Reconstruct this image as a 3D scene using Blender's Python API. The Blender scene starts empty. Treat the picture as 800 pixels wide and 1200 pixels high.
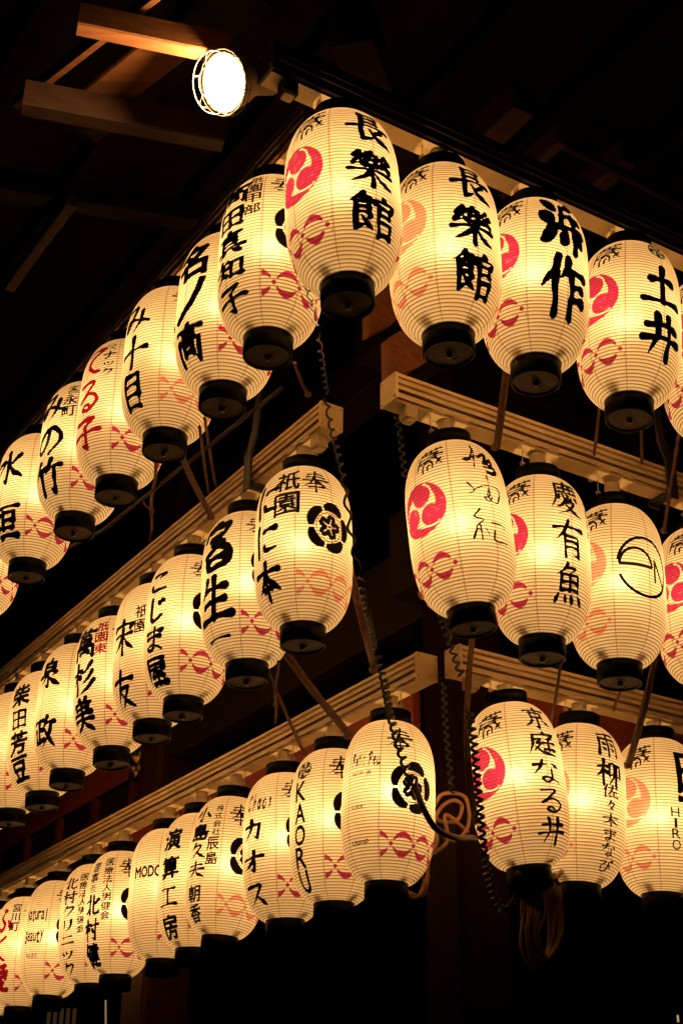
import bpy, math, random
import numpy as np
from mathutils import Matrix, Vector

random.seed(7); rng = np.random.default_rng(11)
SC = bpy.context.scene
COL = SC.collection
rad = math.radians

# ------------------------------------------------------------------ camera, sky, exposure
FPX = 1709.3                                   # focal length in pixels of a 1200 px tall frame
CAM_H = 1.6
PITCH, ROLL = 26.858, 0.81
cam_d = bpy.data.cameras.new('camera'); cam = bpy.data.objects.new('camera', cam_d); COL.objects.link(cam)
cam_d.sensor_fit = 'VERTICAL'; cam_d.sensor_height = 24.0; cam_d.lens = FPX / 1200 * 24.0
cam_d.clip_start = 0.05; cam_d.clip_end = 500
cF = Vector((0, math.cos(rad(PITCH)), math.sin(rad(PITCH)))); _U = Vector((0, -math.sin(rad(PITCH)), math.cos(rad(PITCH)))); _R = Vector((1, 0, 0))
cR = _R * math.cos(rad(ROLL)) + _U * math.sin(rad(ROLL)); cU = -_R * math.sin(rad(ROLL)) + _U * math.cos(rad(ROLL))
cam.matrix_world = Matrix(((cR.x, cU.x, -cF.x, 0), (cR.y, cU.y, -cF.y, 0), (cR.z, cU.z, -cF.z, CAM_H), (0, 0, 0, 1)))
SC.camera = cam

world = bpy.data.worlds.new('World'); SC.world = world; world.use_nodes = True
wn = world.node_tree.nodes; wl = world.node_tree.links
sky = wn.new('ShaderNodeTexSky'); sky.sky_type = 'NISHITA'; sky.sun_disc = False
sky.sun_elevation = rad(-6.0); sky.sun_rotation = rad(200)
wn['Background'].inputs['Strength'].default_value = 0.004          # night: next to nothing left of the sky
wl.new(sky.outputs['Color'], wn['Background'].inputs['Color'])

SC.view_settings.view_transform = 'Standard'; SC.view_settings.look = 'None'
SC.view_settings.exposure = 0.0; SC.view_settings.gamma = 1.0
SC.render.engine = 'CYCLES'
cy = SC.cycles
cy.use_denoising = True
try: cy.denoiser = 'OPENIMAGEDENOISE'
except Exception: pass
cy.max_bounces = 6; cy.diffuse_bounces = 4; cy.glossy_bounces = 2; cy.transmission_bounces = 4
cy.sample_clamp_indirect = 6.0; cy.caustics_reflective = False; cy.caustics_refractive = False

BULB_W = 4.6
BULB_COL = (1.0, 0.58, 0.225)

# ------------------------------------------------------------------ the stage's frame: two horizontal directions along its two sides
YAW = rad(31.67)
r_ = Vector((math.cos(YAW), math.sin(YAW), 0)); l_ = Vector((-math.sin(YAW), math.cos(YAW), 0)); z_ = Vector((0, 0, 1))
O = Vector((0.535, 6.0, 0))                    # the corner post
def W(a, b, z): return O + r_ * a + l_ * b + z_ * z
# rows of lanterns: side, plane offset from post, start along the side, rail bottom / top, drop of lantern
ROWS = {
 'T1R': dict(side='R', o=Vector((-0.0154, 3.656, 0)), zb=4.925, zt=5.04, s0=-.28, s1=2.5, drop=.0),
 'T2R': dict(side='R', o=Vector((0.404, 4.614, 0)), zb=4.300, zt=4.405, s0=-.275, s1=2.5, drop=.035),
 'T3R': dict(side='R', o=Vector((0.664, 5.445, 0)), zb=3.592, zt=3.70, s0=-.255, s1=2.5, drop=.005),
 'T1L': dict(side='L', o=Vector((-0.237, 4.060, 0)), zb=5.015, zt=5.12, s0=-.25, s1=3.6, drop=-.005),
 'T2L': dict(side='L', o=Vector((-0.143, 4.902, 0)), zb=4.35, zt=4.455, s0=-.18, s1=4.2, drop=.03),
 'T3L': dict(side='L', o=Vector((0.208, 5.588, 0)), zb=3.592, zt=3.697, s0=-.245, s1=5.2, drop=.035),
}
for k_, q in ROWS.items():
    q['d'], q['n'] = (r_, -l_) if q['side'] == 'R' else (l_, -r_)
def on(row, s, off=0.0, z=0.0):                # a point: s metres along a row, off metres out from it
    q = ROWS[row]; return q['o'] + q['d'] * s + q['n'] * off + z_ * z
def seen(x, y, row, off=0.0):                  # where a spot of the photo lies on the upright plane of a row
    q = ROWS[row]; v = cF + cR * ((x - 400) / FPX) - cU * ((y - 600) / FPX); c0 = Vector((0, 0, CAM_H))
    o = q['o'] + q['n'] * off
    return c0 + v * ((o - c0).dot(q['n']) / v.dot(q['n']))

# ------------------------------------------------------------------ materials
def mat(name):
    m = bpy.data.materials.new(name); m.use_nodes = True
    return m, m.node_tree.nodes, m.node_tree.links, m.node_tree.nodes['Principled BSDF']
def simple(name, col, rough=.5, metal=0.0, noise=None, bump=0.0, spec=None):
    m, n, l, b = mat(name)
    b.inputs['Base Color'].default_value = (*col, 1); b.inputs['Roughness'].default_value = rough; b.inputs['Metallic'].default_value = metal
    if spec is not None: b.inputs['Specular IOR Level'].default_value = spec
    if noise:
        sc, amt = noise
        tc = n.new('ShaderNodeTexCoord'); nz = n.new('ShaderNodeTexNoise'); nz.inputs['Scale'].default_value = sc; nz.inputs['Detail'].default_value = 5
        rp = n.new('ShaderNodeValToRGB'); rp.color_ramp.elements[0].position = .3; rp.color_ramp.elements[1].position = .72
        rp.color_ramp.elements[0].color = (*[c * (1 - amt) for c in col], 1); rp.color_ramp.elements[1].color = (*[min(1, c * (1 + amt)) for c in col], 1)
        l.new(tc.outputs['Object'], nz.inputs['Vector']); l.new(nz.outputs['Fac'], rp.inputs['Fac']); l.new(rp.outputs['Color'], b.inputs['Base Color'])
        if bump:
            bp = n.new('ShaderNodeBump'); bp.inputs['Strength'].default_value = bump; bp.inputs['Distance'].default_value = .004
            l.new(nz.outputs['Fac'], bp.inputs['Height']); l.new(bp.outputs['Normal'], b.inputs['Normal'])
    return m
def wood(name, dark, light, rough=.6, scale=(1, 14, 14), bump=.25, spec=.22):
    m, n, l, b = mat(name)
    tc = n.new('ShaderNodeTexCoord'); mp = n.new('ShaderNodeMapping'); mp.inputs['Scale'].default_value = scale
    nz = n.new('ShaderNodeTexNoise'); nz.inputs['Scale'].default_value = 2.6; nz.inputs['Detail'].default_value = 7; nz.inputs['Roughness'].default_value = .62
    rp = n.new('ShaderNodeValToRGB'); rp.color_ramp.elements[0].position = .3; rp.color_ramp.elements[1].position = .7
    rp.color_ramp.elements[0].color = (*dark, 1); rp.color_ramp.elements[1].color = (*light, 1)
    l.new(tc.outputs['Object'], mp.inputs['Vector']); l.new(mp.outputs['Vector'], nz.inputs['Vector'])
    l.new(nz.outputs['Fac'], rp.inputs['Fac']); l.new(rp.outputs['Color'], b.inputs['Base Color'])
    b.inputs['Roughness'].default_value = rough; b.inputs['Specular IOR Level'].default_value = spec
    bp = n.new('ShaderNodeBump'); bp.inputs['Strength'].default_value = bump; bp.inputs['Distance'].default_value = .003
    l.new(nz.outputs['Fac'], bp.inputs['Height']); l.new(bp.outputs['Normal'], b.inputs['Normal'])
    return m
M = {}
M['ink'] = simple('black_ink', (.006, .005, .006), .75, noise=(60, .4), spec=.15)
M['ink_brown'] = simple('worn_ink', (.016, .007, .004), .8, noise=(60, .4), spec=.1)
M['lacquer'] = simple('black_lacquer', (.0022, .0016, .0013), .40, noise=(9, .5), spec=.08)
M['disc'] = wood('lantern_base_wood', (.032, .017, .007), (.085, .047, .019), .6, (3, 26, 3))
M['rail'] = simple('cream_rail_paint', (.74, .55, .29), .40, noise=(7, .14))
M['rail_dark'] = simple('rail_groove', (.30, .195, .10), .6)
M['rail_shade'] = wood('shaded_rail', (.012, .006, .0035), (.026, .013, .007), .45, (1, 9, 9))  # outer rail face coloured dark, for want of lanterns lighting it from above
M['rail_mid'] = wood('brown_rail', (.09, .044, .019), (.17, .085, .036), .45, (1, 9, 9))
M['steel'] = simple('galvanised_wire', (.45, .40, .33), .35, .9)
M['holder'] = simple('cream_lamp_holder', (.55, .42, .25), .5)
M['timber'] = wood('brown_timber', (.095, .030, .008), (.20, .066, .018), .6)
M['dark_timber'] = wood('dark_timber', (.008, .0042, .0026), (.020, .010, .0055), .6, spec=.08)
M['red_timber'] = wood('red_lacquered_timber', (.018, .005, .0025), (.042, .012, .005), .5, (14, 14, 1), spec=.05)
M['post_timber'] = wood('shaded_post', (.0050, .0014, .0008), (.0150, .0042, .0020), .6, (14, 14, 1), spec=.02)  # corner post only: darker than the other posts, shade put into the colour
M['red_board'] = wood('red_painted_board', (.17, .028, .011), (.26, .046, .018), .55)
M['red_wall'] = wood('red_wall_board', (.36, .06, .022), (.48, .09, .034), .55)
M['black_panel'] = simple('black_panel', (.022, .012, .007), .6, noise=(4, .4))
M['gold'] = simple('gilt_fitting', (.60, .34, .09), .38, .85, noise=(18, .35), bump=.6)
M['cord'] = simple('brown_cord', (.12, .050, .021), .75, noise=(40, .4))
M['cable'] = simple('tan_cable', (.36, .18, .072), .6, noise=(14, .25))
M['black_cable'] = simple('black_cable', (.012, .010, .009), .42)
M['iron'] = simple('black_iron', (.022, .017, .014), .5, .3)
M['ground'] = simple('gravel', (.12, .105, .09), .9, noise=(25, .4), bump=.5)
M['deck'] = wood('deck_boards', (.05, .026, .014), (.10, .05, .026), .5)
M['bracket'] = wood('shaded_brown_timber', (.022, .0075, .0026), (.045, .016, .0055), .6)  # brown timber darkened; the weak light up there is put into the colour
M['guard'] = simple('dark_wire', (.10, .065, .03), .5, .3)  # darker metal than the lamp housing
M['lamp_metal'] = simple('floodlight_metal', (.50, .38, .22), .45, .35, noise=(12, .15))

def paper_material(name, fade, redcol=(.43, .001, .12)):
    m, n, l, b = mat(name); n.remove(b); out = n['Material Output']
    def mth(op, a, b_=None, c=None):
        nd = n.new('ShaderNodeMath'); nd.operation = op
        for i, v in enumerate((a, b_, c)):
            if v is None: continue
            if isinstance(v, (int, float)): nd.inputs[i].default_value = v
            else: l.new(v, nd.inputs[i])
        return nd.outputs[0]
    def smooth(v, lo, hi, tl=0.0, th=1.0):
        nd = n.new('ShaderNodeMapRange'); nd.interpolation_type = 'SMOOTHSTEP'
        l.new(v, nd.inputs[0])
        for i, x in enumerate((lo, hi, tl, th)): nd.inputs[i + 1].default_value = x
        return nd.outputs[0]
    def mixc(f, a, b_):
        nd = n.new('ShaderNodeMix'); nd.data_type = 'RGBA'
        if isinstance(f, float): nd.inputs[0].default_value = f
        else: l.new(f, nd.inputs[0])
        for i, v in ((6, a), (7, b_)):
            if isinstance(v, tuple): nd.inputs[i].default_value = (*v, 1)
            else: l.new(v, nd.inputs[i])
        return nd.outputs[2]
    uv = n.new('ShaderNodeUVMap'); uv.uv_map = 'UVMap'; sx = n.new('ShaderNodeSeparateXYZ'); l.new(uv.outputs[0], sx.inputs[0])
    tc = n.new('ShaderNodeTexCoord'); oi = n.new('ShaderNodeObjectInfo')
    # wire hoops and glued panel seams behind the paper; the hoops' shadow is painted in
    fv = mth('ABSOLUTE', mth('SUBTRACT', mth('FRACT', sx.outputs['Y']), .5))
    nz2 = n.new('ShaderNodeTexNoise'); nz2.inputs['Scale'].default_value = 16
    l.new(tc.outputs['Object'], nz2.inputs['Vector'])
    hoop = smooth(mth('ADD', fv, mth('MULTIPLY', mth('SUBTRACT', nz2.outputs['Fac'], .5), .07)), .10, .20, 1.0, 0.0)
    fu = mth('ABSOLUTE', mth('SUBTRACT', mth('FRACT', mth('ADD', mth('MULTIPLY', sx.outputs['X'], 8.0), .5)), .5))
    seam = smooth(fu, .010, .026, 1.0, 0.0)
    at = n.new('ShaderNodeAttribute'); at.attribute_name = 'red'
    off = n.new('ShaderNodeVectorMath'); off.operation = 'MULTIPLY_ADD'
    l.new(oi.outputs['Random'], off.inputs[0]); off.inputs[1].default_value = (37, 19, 23); l.new(tc.outputs['Object'], off.inputs[2])
    nz3 = n.new('ShaderNodeTexNoise'); nz3.inputs['Scale'].default_value = 55; nz3.inputs['Detail'].default_value = 3
    l.new(off.outputs[0], nz3.inputs['Vector'])
    nz1 = n.new('ShaderNodeTexNoise'); nz1.inputs['Scale'].default_value = 7; nz1.inputs['Detail'].default_value = 5
    l.new(off.outputs[0], nz1.inputs['Vector'])
    red = smooth(mth('ADD', at.outputs['Fac'], mth('MULTIPLY', mth('SUBTRACT', nz3.outputs['Fac'], .5), .004)), -.0011, .0011)
    red = mth('MULTIPLY', red, mth('MULTIPLY', smooth(nz3.outputs['Fac'], .28, .46, .90, 1.0), 1.0 - fade))
    paper = mixc(smooth(nz1.outputs['Fac'], .3, .7), (.84, .745, .56), (.93, .86, .70))
    c = mixc(red, paper, redcol)
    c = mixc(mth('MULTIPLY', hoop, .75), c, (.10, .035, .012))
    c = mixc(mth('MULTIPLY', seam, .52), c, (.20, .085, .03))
    tr = n.new('ShaderNodeBsdfTranslucent'); df = n.new('ShaderNodeBsdfDiffuse'); rf = n.new('ShaderNodeBsdfRefraction')
    for s in (tr, df, rf): l.new(c, s.inputs['Color'])
    rf.inputs['IOR'].default_value = 1.42; rf.inputs['Roughness'].default_value = .85
    m1 = n.new('ShaderNodeMixShader'); m1.inputs[0].default_value = .10; l.new(tr.outputs[0], m1.inputs[1]); l.new(rf.outputs[0], m1.inputs[2])
    m2 = n.new('ShaderNodeMixShader'); m2.inputs[0].default_value = .34; l.new(m1.outputs[0], m2.inputs[1]); l.new(df.outputs[0], m2.inputs[2])
    l.new(m2.outputs[0], out.inputs['Surface'])
    return m
M['paper'] = paper_material('lantern_paper', .03)
M['paper_faded'] = paper_material('lantern_paper_faded_print', .38, (.70, .03, .06))
def film(name, col):
    m, n, l, b = mat(name); n.remove(b); t = n.new('ShaderNodeBsdfTransparent'); t.inputs[0].default_value = (*col, 1)
    l.new(t.outputs[0], n['Material Output'].inputs[0]); return m
M['red_ink'] = film('soaked_red_ink', (.30, .008, .03))

def emitter(name, col, s):
    m, n, l, b = mat(name); n.remove(b)
    e = n.new('ShaderNodeEmission'); e.inputs[0].default_value = (*col, 1); e.inputs[1].default_value = s
    l.new(e.outputs[0], n['Material Output'].inputs[0]); return m
M['flood'] = emitter('floodlight_lens', (1.0, .68, .32), 620)
M['tube'] = emitter('far_tube_light', (1.0, .66, .32), .25)
M['dim'] = emitter('far_dim_lamp', (1.0, .62, .20), .5)
M['screen'] = emitter('far_lit_paper', (1.0, .50, .18), .03)

# ------------------------------------------------------------------ mesh helpers
class MB:
    def __init__(s): s.v = []; s.f = []; s.m = []; s.smooth = []
    def add(s, vs, fs, mi=0, sm=False):
        k = len(s.v); s.v += [tuple(x) for x in vs]
        for f in fs: s.f.append([i + k for i in f]); s.m.append(mi); s.smooth.append(sm)
        return s
    def hexa(s, p, mi=0):                       # eight corners: bottom loop then top loop
        return s.add(p, [(3, 2, 1, 0), (4, 5, 6, 7), (0, 1, 5, 4), (1, 2, 6, 5), (2, 3, 7, 6), (3, 0, 4, 7)], mi)
    def bar(s, p, ax, ay, az, mi=0, ch=0.0):      # a chamfered box: centre, three half axes (vectors); long axis is az
        p = Vector(p); lx, ly = ax.length, ay.length
        if ch <= 0: pts = [(-1, -1), (1, -1), (1, 1), (-1, 1)]
        else:
            u, w = 1 - ch / lx, 1 - ch / ly
            pts = [(-u, -1), (u, -1), (1, -w), (1, w), (u, 1), (-u, 1), (-1, w), (-1, -w)]
        n = len(pts)
        vs = [p + ax * x + ay * y - az for x, y in pts] + [p + ax * x + ay * y + az for x, y in pts]
        fs = [tuple(range(n))[::-1], tuple(range(n, 2 * n))] + [(i, (i + 1) % n, n + (i + 1) % n, n + i) for i in range(n)]
        return s.add(vs, fs, mi)
    def beam(s, p, q, w, h, up=z_, mi=0, ch=.006):
        p, q = Vector(p), Vector(q); d = (q - p); L = d.length; d.normalize()
        x = d.cross(up).normalized(); y = x.cross(d).normalized()
        return s.bar((p + q) / 2, x * w / 2, y * h / 2, d * L / 2, mi, ch)
    def tube(s, pts, rr, seg=8, mi=0, cap=True):
        pts = [Vector(p) for p in pts]; n = len(pts)
        if n < 2: return s
        vs = []; t0 = (pts[1] - pts[0]).normalized(); ref = Vector((0, 0, 1)) if abs(t0.z) < .9 else Vector((1, 0, 0))
        x = t0.cross(ref).normalized()
        for i in range(n):
            t = (pts[min(i + 1, n - 1)] - pts[max(i - 1, 0)]).normalized()
            x = (x - t * x.dot(t)).normalized(); y = t.cross(x)
            R = rr[i] if isinstance(rr, (list, tuple)) else rr
            vs += [pts[i] + (x * math.cos(2 * math.pi * j / seg) + y * math.sin(2 * math.pi * j / seg)) * R for j in range(seg)]
        fs = [(i * seg + j, i * seg + (j + 1) % seg, (i + 1) * seg + (j + 1) % seg, (i + 1) * seg + j) for i in range(n - 1) for j in range(seg)]
        k = len(s.f); s.add(vs, fs, mi, True)
        if cap: s.add(vs[:seg], [tuple(range(seg))[::-1]], mi); s.add(vs[-seg:], [tuple(range(seg))], mi)
        return s
    def lathe(s, prof, seg=32, M4=None, mi=0, sm=True, close=False):      # prof: list of (radius, z)
        vs = []
        for R, z in prof:
            for j in range(seg):
                a = 2 * math.pi * j / seg; v = Vector((R * math.cos(a), R * math.sin(a), z)); vs.append(M4 @ v if M4 else v)
        n = len(prof); fs = [(i * seg + j, i * seg + (j + 1) % seg, (i + 1) * seg + (j + 1) % seg, (i + 1) * seg + j) for i in range(n - 1) for j in range(seg)]
        if close: fs += [((n - 1) * seg + j, (n - 1) * seg + (j + 1) % seg, (j + 1) % seg, j) for j in range(seg)]
        return s.add(vs, fs, mi, sm)
    def mesh(s, name, mats):
        me = bpy.data.meshes.new(name); me.from_pydata(s.v, [], s.f); me.validate()
        for m in mats if isinstance(mats, (list, tuple)) else [mats]: me.materials.append(m)
        if len(me.polygons) == len(s.f):
            me.polygons.foreach_set('material_index', s.m); me.polygons.foreach_set('use_smooth', s.smooth)
        me.update(); return me
    def build(s, name, mats, parent=None, loc=None):
        return link(name, s.mesh(name, mats), parent, loc)
def link(name, data, parent=None, loc=None):
    o = bpy.data.objects.new(name, data); COL.objects.link(o)
    if parent is not None: o.parent = parent
    if loc is not None: o.location = loc
    return o
def centred(mb, name, mats, base=None):          # a one-mesh thing whose origin sits at its own base point
    b = Vector(base) if base is not None else Vector(mb.v[0])
    mb.v = [tuple(Vector(v) - b) for v in mb.v]
    o = mb.build(name, mats); o.location = b; return o
def tag(o, label=None, cat=None, group=None, kind=None):
    for k, v in (('label', label), ('category', cat), ('group', group), ('kind', kind)):
        if v: o[k] = v
    return o
def thing(name, label, cat, loc=(0, 0, 0), group=None):
    return tag(link(name, None, None, loc), label, cat, group)
def catmull(pts, n=10):
    P = [Vector(p) for p in pts]; P = [2 * P[0] - P[1]] + P + [2 * P[-1] - P[-2]]; out = []
    for i in range(1, len(P) - 2):
        for k in range(n):
            t = k / n; a, b, c, d = P[i - 1], P[i], P[i + 1], P[i + 2]
            out.append(.5 * ((2 * b) + (c - a) * t + (2 * a - 5 * b + 4 * c - d) * t * t + (3 * b - a - 3 * c + d) * t ** 3))
    out.append(P[-2]); return out

# ------------------------------------------------------------------ setting
g = MB().add([(-150, -150, 0), (150, -150, 0), (150, 150, 0), (-150, 150, 0)], [(0, 1, 2, 3)])
tag(g.build('ground', M['ground']), kind='structure')

# the stage building: a corner post, a second post to the left, lintels, red boards, a dark roof
stage = thing('festival_stage', 'dark timber shrine stage with red boards standing behind the rows of lanterns', 'stage', W(0, 0, 0))
def part(mb, name, mats, parent=None):
    p = parent or stage; off = Vector(stage.location) if parent is None else Vector(stage.location)
    mb.v = [tuple(Vector(v) - off) for v in mb.v]
    return mb.build(name, mats, p)
def post(a, b, w, ztop, m): return MB().bar(W(a, b, ztop / 2), r_ * w / 2, l_ * w / 2, z_ * ztop / 2, 0, .025)
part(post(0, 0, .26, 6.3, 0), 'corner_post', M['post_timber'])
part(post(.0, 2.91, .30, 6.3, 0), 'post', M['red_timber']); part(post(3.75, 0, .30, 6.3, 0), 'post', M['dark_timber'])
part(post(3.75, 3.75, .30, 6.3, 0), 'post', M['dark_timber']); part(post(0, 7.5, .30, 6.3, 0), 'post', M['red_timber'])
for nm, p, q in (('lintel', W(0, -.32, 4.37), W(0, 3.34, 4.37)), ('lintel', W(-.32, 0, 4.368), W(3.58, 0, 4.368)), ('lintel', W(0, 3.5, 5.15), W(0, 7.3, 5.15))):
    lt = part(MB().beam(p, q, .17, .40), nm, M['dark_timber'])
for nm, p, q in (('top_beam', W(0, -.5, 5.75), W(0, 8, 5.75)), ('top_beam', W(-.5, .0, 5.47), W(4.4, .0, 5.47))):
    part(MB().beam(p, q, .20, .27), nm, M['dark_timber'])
def gilt(a, b, na, zc=4.29):                              # small gilt leaf-shaped nail cover
    mb = MB(); n = -r_ if na else -l_; t = l_ if na else r_
    c = W(a, b, zc)
    for k in range(7):
        an = 2 * math.pi * k / 7 + .3; q = c + (t * math.cos(an) * 1.1 + z_ * math.sin(an) * 1.9) * .05
        mb.lathe([(.001, .018), (.018, .012), (.026, 0)], 10, Matrix.Translation(q) @ n.to_track_quat('Z', 'Y').to_matrix().to_4x4())
    mb.lathe([(.001, .034), (.02, .024), (.034, 0)], 12, Matrix.Translation(c) @ n.to_track_quat('Z', 'Y').to_matrix().to_4x4())
    return mb
part(gilt(-.088, 3.225, True), 'gilt_fitting', M['gold']); part(gilt(-.225, -.088, False, 4.20), 'gilt_fitting', M['gold'])
# red frieze boards behind the lowest lanterns
def frieze(p0, p1, z0, z1, n, studs=True):
    mb = MB(); p0, p1 = Vector(p0), Vector(p1); d = (p1 - p0); L = d.length; d.normalize()
    mb.beam(p0 + z_ * (z0 + z1) / 2, p1 + z_ * (z0 + z1) / 2, .04, z1 - z0, z_, 0, .004)
    return mb
fr = part(frieze(W(.14, -.145, 0), W(3.7, -.145, 0), 3.25, 3.88, -l_), 'frieze_board', M['red_board'])
fl = part(frieze(W(-.145, .14, 0), W(-.145, 3.7, 0), 3.25, 3.88, -r_), 'frieze_board', M['red_board'])
for n0, o_, t0, t1, f in ((-l_, lambda t: W(t, -.166, 0), .2, 3.6, fr), (-r_, lambda t: W(-.166, t, 0), .2, 3.6, fl)):
    mb = MB(); t = t0
    while t < t1:
        for zz in (3.80, 3.66): mb.lathe([(.001, .006), (.007, .004), (.009, 0)], 8, Matrix.Translation(o_(t) + z_ * zz) @ n0.to_track_quat('Z', 'Y').to_matrix().to_4x4())
        t += .16
    part(mb, 'nail_row', M['iron'], f)
# lattice wall left of the second post
part(frieze(W(.06, 3.2, 0), W(.06, 8.6, 0), 4.30, 4.88, -r_), 'wall_band', M['red_wall'])
part(frieze(W(.13, 3.2, 0), W(.13, 8.6, 0), 3.32, 4.30, -r_), 'wall_panel', M['black_panel'])
for k in range(9):
    b = 3.635 + k * .62
    part(MB().beam(W(.085, b, 3.32), W(.085, b, 4.298), .05, .05, l_), 'wall_stile', M['red_board'])
# floor deck and roof
tag(MB().bar(W(3.7, 3.7, .55), r_ * 4.2, l_ * 4.2, z_ * .5, 0, .02).build('stage_floor', M['deck']), kind='structure')
part(MB().bar(W(1.5, 1.5, 6.95), r_ * 6.2, l_ * 6.2, z_ * .05), 'roof_boards', M['dark_timber'])
rf = MB()
for k in range(16):
    part(MB().beam(W(-3.4 + k * .62, -4.6, 6.83), W(-3.4 + k * .62, 5.5, 6.83), .10, .14), 'rafter', M['dark_timber'])
def at_z(x, y, z):
    v = cF + cR * ((x - 400) / FPX) - cU * ((y - 600) / FPX); return Vector((0, 0, CAM_H)) + v * ((z - CAM_H) / v.z)
hip0, hip1 = W(-1.62, -1.62, 5.42), W(.1, .1, 5.95)
part(MB().beam(hip0, hip1, .16, .16), 'hip_rafter', M['dark_timber'])
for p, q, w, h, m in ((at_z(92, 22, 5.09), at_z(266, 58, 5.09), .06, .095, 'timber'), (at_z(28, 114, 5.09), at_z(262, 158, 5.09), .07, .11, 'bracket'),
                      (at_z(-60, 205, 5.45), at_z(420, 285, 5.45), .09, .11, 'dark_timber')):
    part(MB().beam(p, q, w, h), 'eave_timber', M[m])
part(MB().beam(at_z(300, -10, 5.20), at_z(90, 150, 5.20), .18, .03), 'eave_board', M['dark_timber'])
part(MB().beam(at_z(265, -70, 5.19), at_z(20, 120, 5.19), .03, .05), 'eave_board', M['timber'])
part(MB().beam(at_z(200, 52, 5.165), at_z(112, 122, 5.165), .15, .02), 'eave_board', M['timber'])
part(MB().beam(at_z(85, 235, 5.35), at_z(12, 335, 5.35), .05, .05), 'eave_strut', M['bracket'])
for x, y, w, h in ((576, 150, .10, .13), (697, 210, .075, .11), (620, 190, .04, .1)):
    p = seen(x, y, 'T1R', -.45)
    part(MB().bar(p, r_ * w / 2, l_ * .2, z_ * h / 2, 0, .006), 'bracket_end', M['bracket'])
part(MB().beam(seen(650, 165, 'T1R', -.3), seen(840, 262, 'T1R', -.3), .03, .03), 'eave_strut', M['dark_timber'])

# ------------------------------------------------------------------ lantern rails
def rail_profile(w, h):                          # grooved outer face at +y, plain underside
    y = w / 2
    return [(-y, 0), (y - .022, 0), (y - .022, .012), (y - .010, .012), (y - .010, h * .30), (y - .020, h * .33), (y - .020, h * .38),
            (y - .004, h * .41), (y - .004, h * .55), (y - .014, h * .575), (y - .014, h * .61), (y, h * .635), (y, h * .78),
            (y - .012, h * .80), (y - .012, h * .85), (y, h * .875), (y, h), (-y, h)]
rail_txt = {'T1R': 'top right lantern rail, its outside coloured dark for shade, with a cream underside', 'T2R': 'middle right cream grooved lantern rail starting beside the dark corner gap',
  'T3R': 'lowest right cream grooved lantern rail in front of the red board', 'T1L': 'top left brown lantern rail running up behind the corner lantern',
  'T2L': 'middle left cream grooved lantern rail ending in a blunt capped end', 'T3L': 'lowest left cream grooved lantern rail with a screwed end plate by the corner'}
for row, q in ROWS.items():
    h = q['zt'] - q['zb']; pr = rail_profile(.095, h); n = len(pr)
    root = thing('lantern_rail', rail_txt[row], 'lantern rail', on(row, q['s0'], 0, q['zb']), 'rails the lanterns hang from')
    lo = root.location
    mb = MB(); vs = []
    for s in (q['s0'], q['s1']): vs += [on(row, s, y, q['zb'] + z) - lo for y, z in pr]
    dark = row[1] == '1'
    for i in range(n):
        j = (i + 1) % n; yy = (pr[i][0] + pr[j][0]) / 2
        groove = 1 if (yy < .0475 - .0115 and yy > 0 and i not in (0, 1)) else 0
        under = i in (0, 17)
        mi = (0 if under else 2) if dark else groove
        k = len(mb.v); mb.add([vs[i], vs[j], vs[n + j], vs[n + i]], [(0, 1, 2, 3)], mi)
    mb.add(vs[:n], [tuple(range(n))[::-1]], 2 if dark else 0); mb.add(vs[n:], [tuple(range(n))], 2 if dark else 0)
    mb.build('channel', [M['rail'], M['rail_dark'], M['rail_shade'] if row == 'T1R' else M['rail_mid']], root)
    ec = MB(); e = on(row, q['s0'] - .006, 0, q['zb'] + h / 2) - lo
    ec.bar(e, q['n'] * .051, z_ * (h / 2 + .003), q['d'] * .005, 2 if dark else 0, .004)
    for u in (-.04, .04):
        for v in (-.4, .4): ec.lathe([(.001, .004), (.004, .003), (.005, 0)], 8, Matrix.Translation(e + q['n'] * u + z_ * v * h - q['d'] * .005) @ (-q['d']).to_track_quat('Z', 'Y').to_matrix().to_4x4(), 1, False)
    ec.build('end_cap', [M['rail'], M['steel'], M['rail_shade']], root)
    if row == 'T3L': continue
    jb = MB(); jb.bar(on(row, q['s0'] + .075, 0, q['zb'] - .022) - lo, q['d'] * .027, q['n'] * .026, z_ * .022, 0, .006)
    jb.bar(on(row, q['s0'] + .075, 0, q['zb'] - .048) - lo, q['d'] * .018, q['n'] * .018, z_ * .006, 1, .005)
    jb.build('junction_box', [M['holder'] if not dark else M['dark_timber'], M['holder']], root)

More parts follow.
